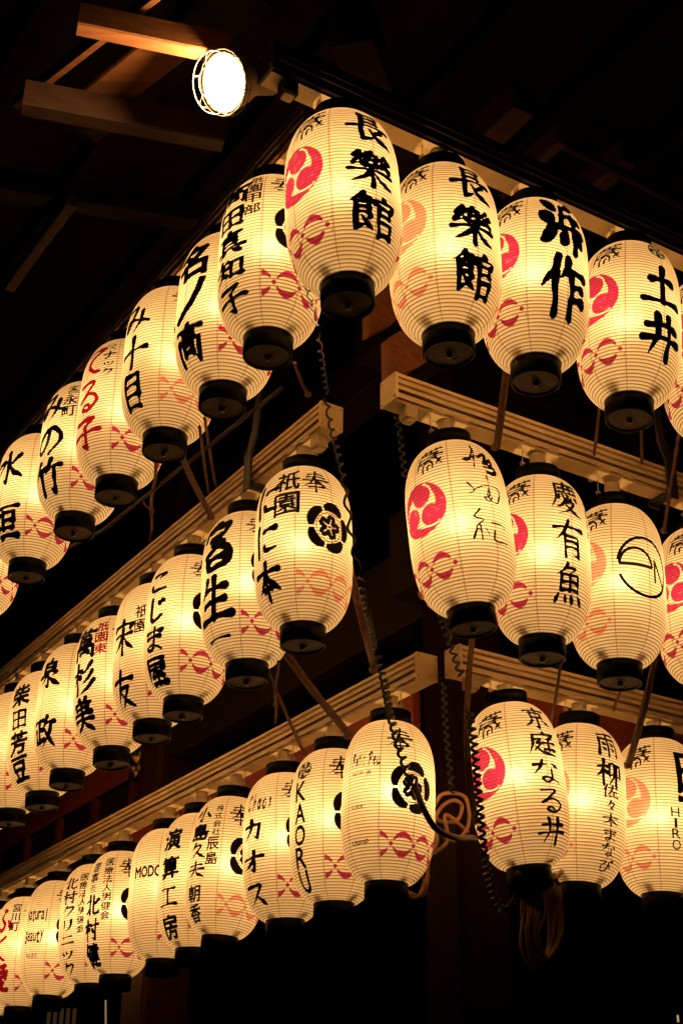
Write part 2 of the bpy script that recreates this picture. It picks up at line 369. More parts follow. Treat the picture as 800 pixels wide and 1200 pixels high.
# ------------------------------------------------------------------ lettering: brush strokes on a 100 x 100 box (y down)
# h level stroke, v upright, d dot, s sweep to a point, n pressing sweep, k hooked stroke, c free curve, p thin pen line
GL = {
'長': 'h 36,10 76,8|h 36,22 70,21|h 36,34 70,33|v 36,8 35,50|h 6,50 95,45|k 34,52 34,90 54,78|s 76,56 58,68|n 50,56 66,78 95,92',
'楽': 'd 50,2 45,12|v 39,14 39,44|k 39,15 61,14 61,44|h 40,29 60,28|h 40,43 60,42|s 24,10 12,24 24,26|s 30,18 10,42 30,38|d 28,32 34,44|s 80,8 70,22 82,24|s 90,18 68,40 88,36|d 84,30 92,42|h 4,58 96,54|v 50,47 50,98|s 46,60 30,78 8,90|n 54,60 70,78 94,88',
'館': 's 28,2 18,16 2,28|n 28,4 38,14 48,20|d 24,16 30,22|k 14,28 40,27 40,52|h 15,40 39,40|h 15,52 39,52|k 13,28 13,88 32,78|s 44,58 32,68|n 22,58 34,74 46,86|d 72,2 75,11|d 55,16 50,30|h 55,18 95,15 90,28|v 61,30 61,96|k 61,32 86,31 86,50|h 61,50 86,49|k 61,66 91,64 91,94|h 61,94 91,92',
'浜': 'D 12,8 32,24|D 6,38 26,50|D 10,88 24,72 30,62|s 82,6 62,16 46,20|v 50,18 46,62|h 48,38 92,34|v 76,36 76,100|h 36,62 98,58|d 56,66 46,86|d 84,66 94,80',
'作': 's 38,2 24,30 2,54|v 28,28 28,98|s 60,4 52,22 38,38|h 52,26 98,22|v 64,26 64,98|h 64,48 92,45|h 64,70 94,67',
'土': 'h 24,38 78,34|v 52,6 52,86|h 4,88 97,82',
'井': 'h 14,32 88,28|h 2,62 98,56|s 38,8 38,52 18,94|v 68,4 68,98',
'慶': 'd 50,1 54,9|h 16,14 92,11|s 17,14 16,52 2,92|h 28,26 88,24|v 46,17 46,38|v 66,17 66,38|h 28,39 86,37|d 28,46 22,58|k 38,45 42,58 66,57 68,48|d 52,42 57,50|d 76,45 84,54|s 48,58 36,72 18,82|s 42,67 72,64 54,86 22,99|n 42,72 64,88 97,97',
'有': 'h 4,25 96,19|s 46,3 34,36 4,64|v 37,42 37,98|k 37,44 77,42 77,96 64,90|h 38,58 76,57|h 38,73 76,72',
'魚': 's 40,2 30,18 10,32|s 36,14 66,12 50,28|v 23,32 23,68|k 23,32 77,30 77,68|h 25,49 75,48|v 50,32 50,68|h 23,68 77,66|d 16,76 6,95|d 36,78 40,93|d 56,77 63,93|d 76,74 94,94',
'京': 'd 50,1 53,12|h 6,19 94,15|v 29,28 29,50|k 29,28 71,27 71,50|h 29,50 70,48|k 50,50 50,95 38,88|s 30,62 22,76 8,88|d 70,60 92,82',
'庭': 'd 52,1 56,9|h 17,14 93,11|s 18,14 16,56 2,94|c 26,32 42,30 30,50 44,50 22,80|n 24,64 48,86 97,94|s 86,23 72,28 58,30|v 72,28 72,74|h 50,48 95,45|h 55,74 93,72',
'な': 's 8,25 54,20|s 36,4 28,36 8,60|d 68,14 90,30|c 66,38 66,78 50,92 34,82 46,72 66,76 92,94',
'る': 'c 22,12 70,9 46,40 22,60 54,44 82,56 82,78 60,95 38,88 44,76 60,80 62,92',
'雨': 'h 12,10 88,7|v 13,28 13,95|k 13,28 88,25 88,94 76,88|v 50,9 50,95|d 26,42 38,50|d 26,64 38,72|d 62,42 74,50|d 62,64 74,72',
'柳': 'h 2,31 41,27|v 23,3 23,98|s 23,33 15,52 1,68|d 28,40 41,52|s 60,8 48,15 46,17|k 47,18 47,62 62,53|s 67,14 66,60 46,96|k 74,18 95,16 95,62 85,56|v 76,18 76,99',
'佐': 's 28,3 20,26 3,50|v 20,30 20,97|h 36,23 97,19|s 62,3 52,48 31,90|h 52,55 89,52|v 70,54 70,86|h 43,89 98,86',
'々': 's 50,14 40,40 22,56|s 46,28 74,26 60,56 36,88|d 46,56 66,76',
'木': 'h 6,33 95,28|v 50,3 50,97|s 48,34 34,60 4,82|n 52,34 68,60 97,80',
'ま': 'h 14,23 84,19|h 20,43 78,40|c 52,4 50,78 34,92 22,80 40,72 62,78 84,92',
'び': 'c 10,22 48,18 24,52 30,84 60,80 70,48 68,22 82,48 95,58|d 82,6 88,17|d 93,2 99,13',
'高': 'd 50,1 51,11|h 6,19 94,16|v 31,26 31,41|k 31,26 69,25 69,41|h 31,41 69,40|v 13,49 13,99|k 13,50 88,48 88,97 76,90|v 34,61 34,83|k 34,61 66,60 66,83|h 34,82 66,81',
'田': 'v 13,14 15,91|k 13,16 87,13 87,91|h 15,51 85,48|v 50,15 50,89|h 15,89 87,87',
'真': 'h 14,15 86,12|v 50,1 50,25|v 27,26 27,70|k 27,26 73,25 73,70|h 27,41 73,40|h 27,55 73,54|h 4,73 97,70|s 36,78 26,88 10,97|d 64,78 88,95',
'知': 's 28,3 20,20 6,31|h 18,20 51,17|h 2,45 53,41|s 30,20 26,60 2,94|d 30,56 48,77|v 61,26 61,85|k 61,26 93,24 93,83|h 61,81 93,80',
'子': 'k 18,14 80,10 52,34|k 52,34 55,93 34,84|h 2,55 98,49',
'み': 'c 16,18 50,15 30,60 13,80 8,62 34,53 94,72|s 73,34 68,64 44,96',
'十': 'h 4,47 96,42|v 50,3 50,98',
'目': 'v 24,6 24,97|k 24,8 76,6 76,97|h 24,36 76,35|h 24,64 76,63|h 24,95 76,93',
'の': 'c 52,18 46,60 24,85 9,66 24,32 58,13 88,36 85,68 58,94',
'竹': 's 24,4 16,26 2,46|h 18,30 47,26|v 32,30 32,98|s 66,3 58,24 49,42|h 60,28 98,24|k 79,28 79,98 64,90',
'て': 'c 6,22 90,12 54,38 44,66 60,87 84,93',
'水': 'k 50,3 50,95 36,86|s 6,35 36,31 6,82|s 88,17 70,32 56,42|n 54,40 70,66 97,85',
'垣': 'h 1,37 37,33|v 20,6 20,76|s 38,68 20,76 1,84|h 43,13 97,10|v 52,30 52,73|k 52,30 87,28 87,73|h 52,51 86,50|h 52,72 86,70|h 39,93 99,90',
'富': 'd 46,0 62,10|c 12,30 18,15 56,11 88,7 74,26|c 30,34 68,29 40,45 76,45 40,60|c 18,66 60,54 90,60 84,88 42,97|c 22,68 24,88 40,97|h 26,79 76,74',
'生': 's 26,8 20,28 6,44|h 20,29 84,25|v 50,3 50,90|h 18,59 82,55|h 2,93 98,88',
'一': 'h 4,52 96,44',
'に': 'v 18,8 13,50 18,94|h 44,27 86,23|c 42,66 50,82 90,80',
'本': 'h 6,31 95,26|v 50,3 50,98|s 48,32 34,60 4,82|n 52,32 68,60 97,80|h 34,75 68,73',
'こ': 'c 24,22 76,17 58,32|c 20,66 34,86 84,82',
'じ': 'c 34,6 30,66 44,92 78,74|d 62,18 70,30|d 76,10 84,22',
'屋': 'h 16,12 87,9|v 86,10 86,30|h 18,30 86,29|s 17,12 16,56 2,96|h 30,45 89,42|s 56,44 44,56 31,63|d 66,52 79,63|h 31,73 87,70|v 58,60 58,93|h 21,95 97,91',
'宋': 'd 50,1 52,11|d 13,16 8,29|h 13,18 92,15 84,27|h 12,47 89,43|v 50,28 50,99|s 48,46 34,70 8,88|n 52,46 68,70 94,87',
'友': 'h 8,27 92,22|s 44,3 36,50 6,94|s 36,48 76,45 56,74 26,97|n 38,56 62,78 97,95',
'萬': 'h 6,14 94,11|v 31,3 31,22|v 67,3 67,22|v 25,28 25,56|k 25,28 75,26 75,56|h 25,42 75,41|h 25,57 75,55|v 50,28 50,78|v 11,64 11,99|k 11,64 89,62 89,97 78,90|h 32,83 66,79|d 60,72 73,86',
'杉': 'h 2,31 45,27|v 25,3 25,98|s 24,33 14,54 1,68|d 30,38 43,51|s 88,4 70,24 50,37|s 92,33 74,54 50,69|s 97,62 74,85 44,99',
'美': 'd 34,1 40,11|s 68,1 60,12|h 15,19 86,16|h 22,33 79,30|h 8,49 92,45|v 50,18 50,48|h 4,67 96,63|s 50,50 42,77 6,97|n 52,66 68,83 96,97',
'泉': 's 54,1 46,10|v 25,14 25,43|k 25,14 75,13 75,43|h 25,29 75,28|h 25,43 75,41|k 50,44 50,95 38,88|s 8,59 40,56 12,88|s 86,49 70,60|n 54,58 70,77 98,91',
'政': 'h 4,17 51,14|v 30,16 30,79|h 30,45 49,43|v 11,44 11,81|s 54,74 30,80 2,86|s 66,3 60,24 47,42|h 60,25 96,21|s 84,24 74,66 44,96|n 58,40 74,70 98,95',
'カ': 'k 12,33 84,28 77,92 60,82|s 46,4 42,50 10,94', 'オ': 'h 6,35 94,30|k 60,3 60,93 44,84|s 58,36 40,62 8,82', 'ス': 's 14,17 80,12 54,58 6,92|n 56,54 74,72 95,92',
'小': 'k 50,3 50,93 36,84|s 27,34 20,54 4,74|d 72,34 96,68', '久': 's 36,3 26,26 6,48|s 32,24 68,21 44,62 6,97|n 44,50 64,74 98,95',
'夫': 'h 16,27 84,23|h 4,53 96,48|s 50,3 44,60 6,97|n 52,52 68,78 98,97', '工': 'h 14,17 86,13|v 50,16 50,86|h 2,91 98,85',
'北': 'h 4,33 35,29|v 34,4 34,88|s 34,68 18,78 1,84|k 60,6 60,83 72,91 95,87 95,72|s 92,23 62,49',
'村': 'h 2,31 47,27|v 26,3 26,98|s 24,33 14,54 1,68|d 30,40 43,53|h 50,31 99,27|k 81,3 81,95 64,86|d 57,46 69,63',
'ふ': 'd 44,3 60,14|c 50,26 45,44 64,70 48,93 32,82|d 18,58 6,84|d 78,54 96,80', 'く': 'c 72,4 24,48 76,96',
'ク': 's 40,4 28,32 6,56|s 36,24 84,19 62,64 22,98', 'リ': 'v 26,12 26,62|s 75,6 72,60 38,97', 'ニ': 'h 20,29 82,25|h 6,80 96,74', 'ッ': 'd 16,36 27,56|d 44,30 53,50|s 88,30 74,66 36,92',
'奉': 'h 22,18 78,16|h 16,32 86,30|h 2,48 98,46|v 50,4 48,40|s 46,32 30,58 0,82|s 54,46 74,66 100,84|h 30,64 70,62|h 24,80 78,78|v 50,54 50,100',
'献': 'h 22,20 96,4|h 8,30 84,22|d 34,6 38,20|d 56,2 60,16|d 76,0 80,12|h 14,44 100,30|s 14,42 8,70 2,100|c 30,98 32,66 50,56 62,66 62,86|c 46,92 46,76 54,72|h 34,52 74,44|s 72,26 84,60 100,80|s 92,52 82,66 72,76|h 20,58 36,55',
# pen lettering and the round line mark
'堀': 'p 36,0 36,30 30,88|p 4,62 30,50 60,36|p 36,20 20,60 8,66|c 46,46 70,34 60,70 86,50 80,80 58,84|c 70,70 98,86 84,100 66,98', '由': 'p 0,30 16,50 2,62|p 14,50 60,30 96,40 84,86 56,72 60,44|p 60,0 62,64 44,74 58,84 70,70', '紀': 'p 24,0 8,24 30,32 10,56 24,68|p 22,50 22,98|p 10,64 0,92|p 36,58 44,80|p 56,40 92,44 88,66|p 62,64 60,96 100,98',
'P': 'p 20,96 34,50 48,6|p 14,20 60,0 84,22 60,50 38,52', 'e': 'p 10,64 80,54 58,36 20,56 30,92 84,80', 't': 'p 48,6 34,80 60,94|p 20,36 74,32', 'u': 'p 20,38 16,88 50,90 74,40 70,92 92,84', 'i': 'p 44,40 38,90 60,90|p 52,14 54,18',
'C': 'p 84,20 56,2 16,40 26,90 80,80', 'h': 'p 40,0 20,96 46,46 70,50 62,96', 'a': 'p 76,46 30,46 20,88 56,90 74,44 74,94', 'o': 'p 50,42 18,60 30,94 70,88 70,48 48,42', 's': 'p 70,40 40,48 66,74 24,94',
}
W_H = {'h': (1.0, .66, .74, 1.22), 'v': (1.24, .84, .84, 1.02), 'd': (.45, .9, 1.3, .9), 'D': (.9, 1.45, 1.5, .8), 's': (1.12, .98, .72, .22), 'n': (.45, .8, 1.25, .5), 'k': (1.0, .84, .95, .35), 'c': (.85, .85, .95, .62), 'p': (.42, .40, .36, .30)}
def vnoise(x, y, f, seed):
    x = x * f; y = y * f; xi = np.floor(x).astype(int); yi = np.floor(y).astype(int); fx = x - xi; fy = y - yi
    fx = fx * fx * (3 - 2 * fx); fy = fy * fy * (3 - 2 * fy)
    T = np.random.default_rng(seed).random((64, 64)) - .5
    g_ = lambda a, b: T[a % 64, b % 64]
    return (g_(xi, yi) * (1 - fx) + g_(xi + 1, yi) * fx) * (1 - fy) + (g_(xi, yi + 1) * (1 - fx) + g_(xi + 1, yi + 1) * fx) * fy
def stroke_field(ch, X, Y, wt, seed):            # X, Y in 0..100 box units; positive inside
    X = X + 5.0 * vnoise(X, Y, .035, seed) ; Y = Y + 5.0 * vnoise(X, Y, .035, seed + 1)
    F = np.full(X.shape, -9.0); lr = random.Random(seed)
    for st in GL[ch].split('|'):
        kd, rest = st[0], st[2:]
        P = [tuple(float(a) for a in p.split(',')) for p in rest.split(' ')]
        if kd in 'hvdsnD' and len(P) == 2: Q = [Vector((P[0][0] + (P[1][0] - P[0][0]) * t, P[0][1] + (P[1][1] - P[0][1]) * t - (math.sin(t * math.pi) * 1.8 if kd == 'h' else 0), 0)) for t in np.linspace(0, 1, 22)]
        elif kd == 'k':
            Q = []
            for a, b in zip(P[:-1], P[1:]): Q += [Vector((a[0] + (b[0] - a[0]) * t, a[1] + (b[1] - a[1]) * t, 0)) for t in np.linspace(0, 1, 16)]
        else: Q = catmull([(*p, 0) for p in P], 14)
        prof = W_H[kd]; w0 = wt * lr.uniform(.9, 1.12)
        for i, p in enumerate(Q):
            t = i / (len(Q) - 1) * 3; k = min(2, int(t)); rr = w0 * (prof[k] + (prof[k + 1] - prof[k]) * (t - k))
            np.maximum(F, rr - np.hypot(X - p.x, Y - p.y), out=F)
    return F + (1.5 if wt > 3 else .8) * vnoise(X, Y, .22, seed + 2) + (.38 * wt if wt > 3 else 0) * vnoise(X, Y, .055, seed + 3)
_font = {}
def font_field(ch, X, Y, wt, seed, latin=False):  # a glyph of the built-in typeface, roughened like brush work
    if ch not in _font:
        cu = bpy.data.curves.new('glyph', 'FONT'); cu.body = ch; cu.size = 1.0; ob = bpy.data.objects.new('glyph', cu); COL.objects.link(ob)
        me = ob.evaluated_get(bpy.context.evaluated_depsgraph_get()).to_mesh(); me.calc_loop_triangles()
        V = np.array([v.co[:2] for v in me.vertices]).reshape(-1, 2); T = np.array([t.vertices for t in me.loop_triangles]).reshape(-1, 3)
        bpy.data.objects.remove(ob); bpy.data.curves.remove(cu)
        N = 120; img = np.zeros((N, N))
        if len(V):
            lo, hi = V.min(0), V.max(0); sp = max(hi - lo)
            if latin: lo2, s2 = np.array([lo[0], lo[1]]) - (np.array([.5 * max(0, .45 * (hi - lo)[1] - (hi - lo)[0]), 0])), np.maximum(hi - lo, np.array([.45 * (hi - lo)[1], 0]))
            else:
                c = (lo + hi) / 2; s2 = np.maximum(hi - lo, sp * .62); lo2 = c - s2 / 2
            Q = (V - lo2) / s2 * 100 + 10; Q[:, 1] = 120 - Q[:, 1]
            yy, xx = np.mgrid[0:N, 0:N] + .5
            for a, b, c in T:
                p = Q[[a, b, c]]; x0, y0 = np.floor(p.min(0)).astype(int); x1, y1 = np.ceil(p.max(0)).astype(int) + 1
                x0, y0 = max(x0, 0), max(y0, 0); sx, sy = xx[y0:y1, x0:x1], yy[y0:y1, x0:x1]
                d = [(p[(k + 1) % 3][0] - p[k][0]) * (sy - p[k][1]) - (p[(k + 1) % 3][1] - p[k][1]) * (sx - p[k][0]) for k in range(3)]
                img[y0:y1, x0:x1] = np.maximum(img[y0:y1, x0:x1], ((d[0] >= 0) & (d[1] >= 0) & (d[2] >= 0)) | ((d[0] <= 0) & (d[1] <= 0) & (d[2] <= 0)))
        D = np.full((N, N), -12.0)              # a short-range signed distance
        for dy in range(-8, 9):
            for dx in range(-8, 9):
                dd = math.hypot(dx, dy)
                if dd > 8: continue
                S = np.roll(np.roll(img, dy, 0), dx, 1); D = np.maximum(D, np.where(S > .5, -dd, -12))
        E_ = np.full((N, N), 8.0)
        for dy in range(-6, 7):
            for dx in range(-6, 7):
                S = np.roll(np.roll(img, dy, 0), dx, 1); E_ = np.minimum(E_, np.where(S < .5, math.hypot(dx, dy), 8))
        _font[ch] = np.where(img > .5, E_, D)
    D = _font[ch]
    X = X + (3.0 * vnoise(X, Y, .04, seed) if not latin else 0); Y = Y + (3.0 * vnoise(X, Y, .04, seed + 1) + (X - 50) * .07 if not latin else 0)
    u = np.clip(X + 9.5, 0, 118.9); v = np.clip(Y + 9.5, 0, 118.9); i = u.astype(int); j = v.astype(int); fu = u - i; fv = v - j
    F = (D[j, i] * (1 - fu) + D[j, i + 1] * fu) * (1 - fv) + (D[j + 1, i] * (1 - fu) + D[j + 1, i + 1] * fu) * fv
    return F + wt + (1.3 * vnoise(X, Y, .16, seed + 2) + 1.6 * vnoise(X, Y, .05, seed + 3) if not latin else 0)

# ------------------------------------------------------------------ the paper lantern: shape
LR, LH, RC = .180, .625, .078                    # belly radius, paper height, ring radius
def rad_at(z):                                   # z from -LH/2 to LH/2
    t = np.clip(np.abs(np.asarray(z, float)) * 2 / LH, 0, 1)
    return RC + (LR - RC) * np.power(np.maximum(1 - t ** 3.7, 0), .66)
ZC = -.40                                        # centre of the paper below the rail
NH = 57
def deco_red(th, z):                             # signed distance (m) of the red print; th from the front, z up from the centre
    # three-comma crest at th = -85 deg
    x = (th - rad(-85)) * LR; y = z - LH * .045; R = .101
    x = x * R / .104; rho = np.hypot(x, y); phi = np.arctan2(y, x); F = np.full(np.shape(rho), -1.0)
    heads = []
    for k in range(3):
        a = rad(-38 + 120 * k); heads.append((.50 * R * math.cos(a), .50 * R * math.sin(a), a))
    for k in range(3):
        hx, hy, a = heads[k]; hd = .395 * R - np.hypot(x - hx, y - hy)
        dp = np.mod(phi - a + rad(20), 2 * math.pi) - rad(20)
        inner = R * np.clip(.42 + .52 * np.clip(dp / rad(150), 0, 1) ** .75, 0, 1)
        tail = np.minimum(np.minimum(R - rho, rho - inner), (rad(150) - dp) * .5 * R)
        tail = np.where(dp < rad(-2), -1, tail)
        nx, ny, _ = heads[(k + 1) % 3]; tail = np.minimum(tail, np.hypot(x - nx, y - ny) - .465 * R)
        F = np.maximum(F, np.maximum(hd, tail))
    # the chain of rings: round the back, from seam to seam
    p = rad(31); s = np.mod(th, 2 * math.pi); u = (s - rad(45)) / p; ph = u - np.floor(u + .5)      # 0 at ring centres
    zc = -LH * .315; yy = z - zc; A = .035
    c = np.cos(ph * math.pi); arc = (.0105 * np.clip(c, 0, 1) ** .8 + .0005) - np.abs(np.abs(yy) - A * np.abs(c) ** .75 * .96 - .002)
    arc = np.where(np.abs(ph) > .40, -.01, arc)
    kx = (np.abs(ph) - .5) * p * LR; knot = .0085 - np.hypot(kx, yy)
    ch = np.maximum(arc, knot); inside = (s > rad(45)) & (s < rad(315))
    ch = np.where(inside, ch, -.02)
    return np.maximum(F, ch)
def paper_mesh():
    zs = np.linspace(LH / 2, -LH / 2, 1200); rs = rad_at(zs)
    arc = np.concatenate([[0], np.cumsum(np.hypot(np.diff(zs), np.diff(rs)))]); tot = arc[-1]
    NV, NT = NH * 6, 192
    t = np.linspace(0, 1, NV + 1); z = np.interp(t * tot, arc, zs); R = rad_at(z)
    fr = (t * NH) % 1.0
    dr = np.gradient(R, t * tot); dz = np.gradient(z, t * tot)           # bulge of the paper between hoops
    bul = .0021 * np.sin(math.pi * np.mod(t * NH + .5, 1)) ** 1.0
    Rr = R + bul * (-dz); zz = z + bul * dr
    th = np.linspace(-math.pi, math.pi, NT + 1)[:-1]
    TH, ZZ = np.meshgrid(th, zz); RR = np.repeat(Rr[:, None], NT, 1)
    V = np.stack([RR * np.sin(TH), -RR * np.cos(TH), ZZ + ZC], -1).reshape(-1, 3)
    me = bpy.data.meshes.new('paper_shade')
    idx = np.arange((NV + 1) * NT).reshape(NV + 1, NT); a = idx[:-1]; b = np.roll(a, -1, 1); c = np.roll(idx[1:], -1, 1); d = idx[1:]
    F = np.stack([a, d, c, b], -1).reshape(-1, 4)
    me.from_pydata(V.tolist(), [], F.tolist()); me.polygons.foreach_set('use_smooth', [True] * len(F))
    uvl = me.uv_layers.new(name='UVMap')
    U = np.arange(NT) / NT
    ua = np.tile(U, NV); ub = ua + 1 / NT; va = np.repeat(t[:-1] * NH, NT); vb = np.repeat(t[1:] * NH, NT)
    uv = np.stack([np.stack([ua, va], -1), np.stack([ua, vb], -1), np.stack([ub, vb], -1), np.stack([ub, va], -1)], 1)
    uvl.data.foreach_set('uv', uv.reshape(-1).astype(np.float32))
    at = me.attributes.new('red', 'FLOAT', 'POINT')
    at.data.foreach_set('value', deco_red(TH, np.repeat(z[:, None], NT, 1)).reshape(-1).astype(np.float32))
    me.update(); return me
PAPER = paper_mesh(); PAPER.materials.append(M['paper'])

def field_mesh(F, A, Z, verts, faces, mi, mids):  # marching squares of F > 0 laid on the lantern; A arc, Z height grids
    ny, nx = F.shape; pos = F > 0
    any_ = pos[:-1, :-1] | pos[1:, :-1] | pos[:-1, 1:] | pos[1:, 1:]
    cache = {}
    def corner(i, j):
        k = (i, j, 0)
        if k not in cache: cache[k] = len(verts); verts.append((A[i, j], Z[i, j]))
        return cache[k]
    def edge(i, j, i2, j2):
        if (i2, j2) < (i, j): i, j, i2, j2 = i2, j2, i, j
        k = (i, j, 1 + (i2 > i))
        if k not in cache:
            t = F[i, j] / (F[i, j] - F[i2, j2]); cache[k] = len(verts)
            verts.append((A[i, j] + (A[i2, j2] - A[i, j]) * t, Z[i, j] + (Z[i2, j2] - Z[i, j]) * t))
        return cache[k]
    for i, j in zip(*np.nonzero(any_)):
        cs = ((i, j), (i + 1, j), (i + 1, j + 1), (i, j + 1)); poly = []
        for k in range(4):
            p, q = cs[k], cs[(k + 1) % 4]
            if pos[p]: poly.append(corner(*p))
            if pos[p] != pos[q]: poly.append(edge(*p, *q))
        if len(poly) >= 3: faces.append(poly); mi.append(mids)
class Ink:
    def __init__(s, seed): s.v = []; s.f = []; s.m = []; s.seed = seed
    def shape(s, a, z, w, h, fn, mids=0, step=.0021):       # fn(u, v) on -1..1 box, positive inside, y up
        nx = max(4, int(w * 1.24 / step)); ny = max(4, int(h * 1.24 / step))
        u, v = np.meshgrid(np.linspace(-1.24, 1.24, nx), np.linspace(1.24, -1.24, ny))
        field_mesh(fn(u, v), a + u * w / 2, z + v * h / 2, s.v, s.f, s.m, mids)
    def glyph(s, ch, a, z, w, h, wt, mids=0, latin=False, slant=0.0):
        s.seed += 7; sd = s.seed
        step = .0021 if h > .08 else .0015
        def fn(u, v):
            X, Y = (u + 1) * 50, (1 - v) * 50
            X = X + (Y - 50) * slant
            if ch in GL and not latin: return stroke_field(ch, X, Y, wt, sd)
            return font_field(ch, X, Y, wt * .72 - (.5 if not latin else .3), sd, latin)
        s.shape(a, z, w, h, fn, mids, step)
    def column(s, text, deg, v0, v1, w, wt, mids=0, latin=False, gap=.10, slant=0.0, drift=0.0, hs=None):
        v0, v1 = v0 + .045, min(v1 + .075, .955); wt *= 1.25; tot = (v1 - v0) * LH; n = len(text); hs = hs or [1.0] * n; k = tot / (sum(hs) + gap * (n - 1)); y = LH / 2 - v0 * LH
        for i, ch in enumerate(text):
            hh = hs[i] * k
            if ch != ' ': s.glyph(ch, rad(deg) * LR + drift * i, y - hh / 2, w * hs[i] ** .3, hh * .96, wt, mids, latin, slant)
            y -= hh + gap * k
    def line(s, text, deg0, deg1, v, h, wt, mids=0, latin=True, slant=.25, ws=None):
        n = len(text); ws = ws or [1.0] * n; v += .07; wt *= 1.25; tot = rad(deg1 - deg0) * LR; k = tot / sum(ws); x = rad(deg0) * LR
        for i, ch in enumerate(text):
            w = ws[i] * k
            if ch != ' ': s.glyph(ch, x + w / 2, LH / 2 - v * LH, w * .86, h * (.72 if ch in 'aeouscnrmvxz' and latin else 1), wt, mids, latin, slant)
            x += w
    def mesh(s, name, mats, inset=.0026):
        me = bpy.data.meshes.new(name)
        A, Z = np.array(s.v).reshape(-1, 2).T if len(s.v) else (np.zeros(0), np.zeros(0))
        Z = np.clip(Z, -LH / 2 + .002, LH / 2 - .002)
        R = rad_at(Z) + inset; slope = (rad_at(Z + .001) - rad_at(Z - .001)) / .002
        th = A / LR
        V = np.stack([R * np.sin(th), -R * np.cos(th), Z + ZC + np.clip(-slope, -3, 3) * .0006], -1)
        me.from_pydata(V.tolist(), [], s.f)
        for m in mats: me.materials.append(m)
        if len(s.f): me.polygons.foreach_set('material_index', s.m)
        me.polygons.foreach_set('use_smooth', [True] * len(s.f)); me.update(); return me

def mokko(u, v):                                 # five-lobed black crest with a five-petalled flower
    rho = np.hypot(u, v); phi = np.arctan2(v, u); F = np.full(rho.shape, -1.0)
    for k in range(5):
        a = rad(90 - 14 + 72 * k); d = np.arctan2(np.sin(phi - a), np.cos(phi - a))
        ro = 1.0 - .55 * np.abs(d) ** 2.2; ri = .66 - .06 * np.cos(d * 2.5)
        F = np.maximum(F, np.minimum(np.minimum(ro - rho, rho - ri), (rad(33) - np.abs(d)) * rho))
        px, py = .30 * math.cos(a), .30 * math.sin(a); x = (u - px) * math.cos(a) + (v - py) * math.sin(a); y = -(u - px) * math.sin(a) + (v - py) * math.cos(a)
        pet = .205 - np.hypot(x * .95, y * 1.06); pet = np.minimum(pet, np.maximum(np.abs(y) - .022, x - .02)); pet = np.minimum(pet, np.hypot(x - .23, y) - .07)
        pet = np.minimum(pet, rho - .10)
        F = np.maximum(F, pet)
    F = np.maximum(F, .016 - np.abs(rho - .555)); F = np.maximum(F, .055 - rho)
    return F
ik = Ink(900); ik.glyph('奉', rad(70) * LR, LH / 2 - .165 * LH, .108, .098, 4.6); MARK_A = ik.mesh('offering_mark', [M['ink']])
ik = Ink(907); ik.shape(rad(86) * LR, LH * .035, .188, .208, mokko, 0, .0019); CREST = ik.mesh('flower_crest', [M['ink']])
ik = Ink(914); ik.glyph('献', rad(-69) * LR, LH / 2 - .165 * LH, .118, .100, 4.0); MARK_B = ik.mesh('offering_mark', [M['ink']])
rg = MB(); rg.lathe([(RC - .006, ZC + LH / 2 - .006), (RC + .004, ZC + LH / 2 - .006), (RC + .005, ZC + LH / 2 + .055), (RC - .002, ZC + LH / 2 + .057), (RC - .006, ZC + LH / 2 + .052)], 48, close=True)
RING_T = rg.mesh('top_ring', M['lacquer'])
zb_ = ZC - LH / 2
rg = MB(); rg.lathe([(RC - .006, zb_ + .008), (RC + .004, zb_ + .008), (RC + .006, zb_ - .030), (RC + .005, zb_ - .068), (RC + .001, zb_ - .071), (RC - .006, zb_ - .068)], 48, close=True)
RING_B = rg.mesh('bottom_ring', M['lacquer'])
dk = MB(); dk.lathe([(.0008, zb_ - .064), (RC - .0065, zb_ - .064), (RC - .0065, zb_ - .052), (.0008, zb_ - .052)], 40, sm=False)
dk.lathe([(.0006, zb_ - .080), (.009, zb_ - .079), (.012, zb_ - .0655)], 14, mi=1); dk.tube([(0, 0, zb_ - .074), (.018, .004, zb_ - .078), (.03, -.002, zb_ - .071)], .0022, 6, 1)
for k in range(4):                              # upright slats inside the mouth of the lantern
    a = rad(14 + 90 * k); c = Vector((math.sin(a) * (RC - .012), -math.cos(a) * (RC - .012), zb_ + .045)); t = Vector((math.cos(a), math.sin(a), 0)); nn = Vector((math.sin(a), -math.cos(a), 0))
    dk.bar(c, t * .0115, nn * .003, z_ * .10, 0)
DISC = dk.mesh('base_disc', [M['disc'], M['black_cable']])
hk = MB()
for s in (-1, 1):                               # two wire hooks with coiled eyes
    x = s * .072
    hk.tube([(x, 0, ZC + LH / 2 + .03), (x + s * .006, 0, ZC + LH / 2 + .05), (x, 0, -.012), (x, 0, .04)], .0016, 6)
    hk.tube([(x + .009 * math.cos(t), .010 * math.sin(t), -.012 - .0011 * t) for t in np.linspace(0, 13, 40)], .0017, 6)
    hk.tube([(x, 0, -.01), (x * .55, .012, -.025), (x * .2, .018, -.035)], .0014, 6)
HOOK = hk.mesh('wire_hook', M['steel'])
HOLD = MB().lathe([(.001, .04), (.029, .04), (.031, -.018), (.022, -.022), (.021, -.055), (.024, -.075), (.001, -.076)], 20).mesh('lamp_holder', M['holder'])
BULB = bpy.data.lights.new('bulb', 'POINT'); BULB.energy = BULB_W; BULB.color = BULB_COL; BULB.shadow_soft_size = .02

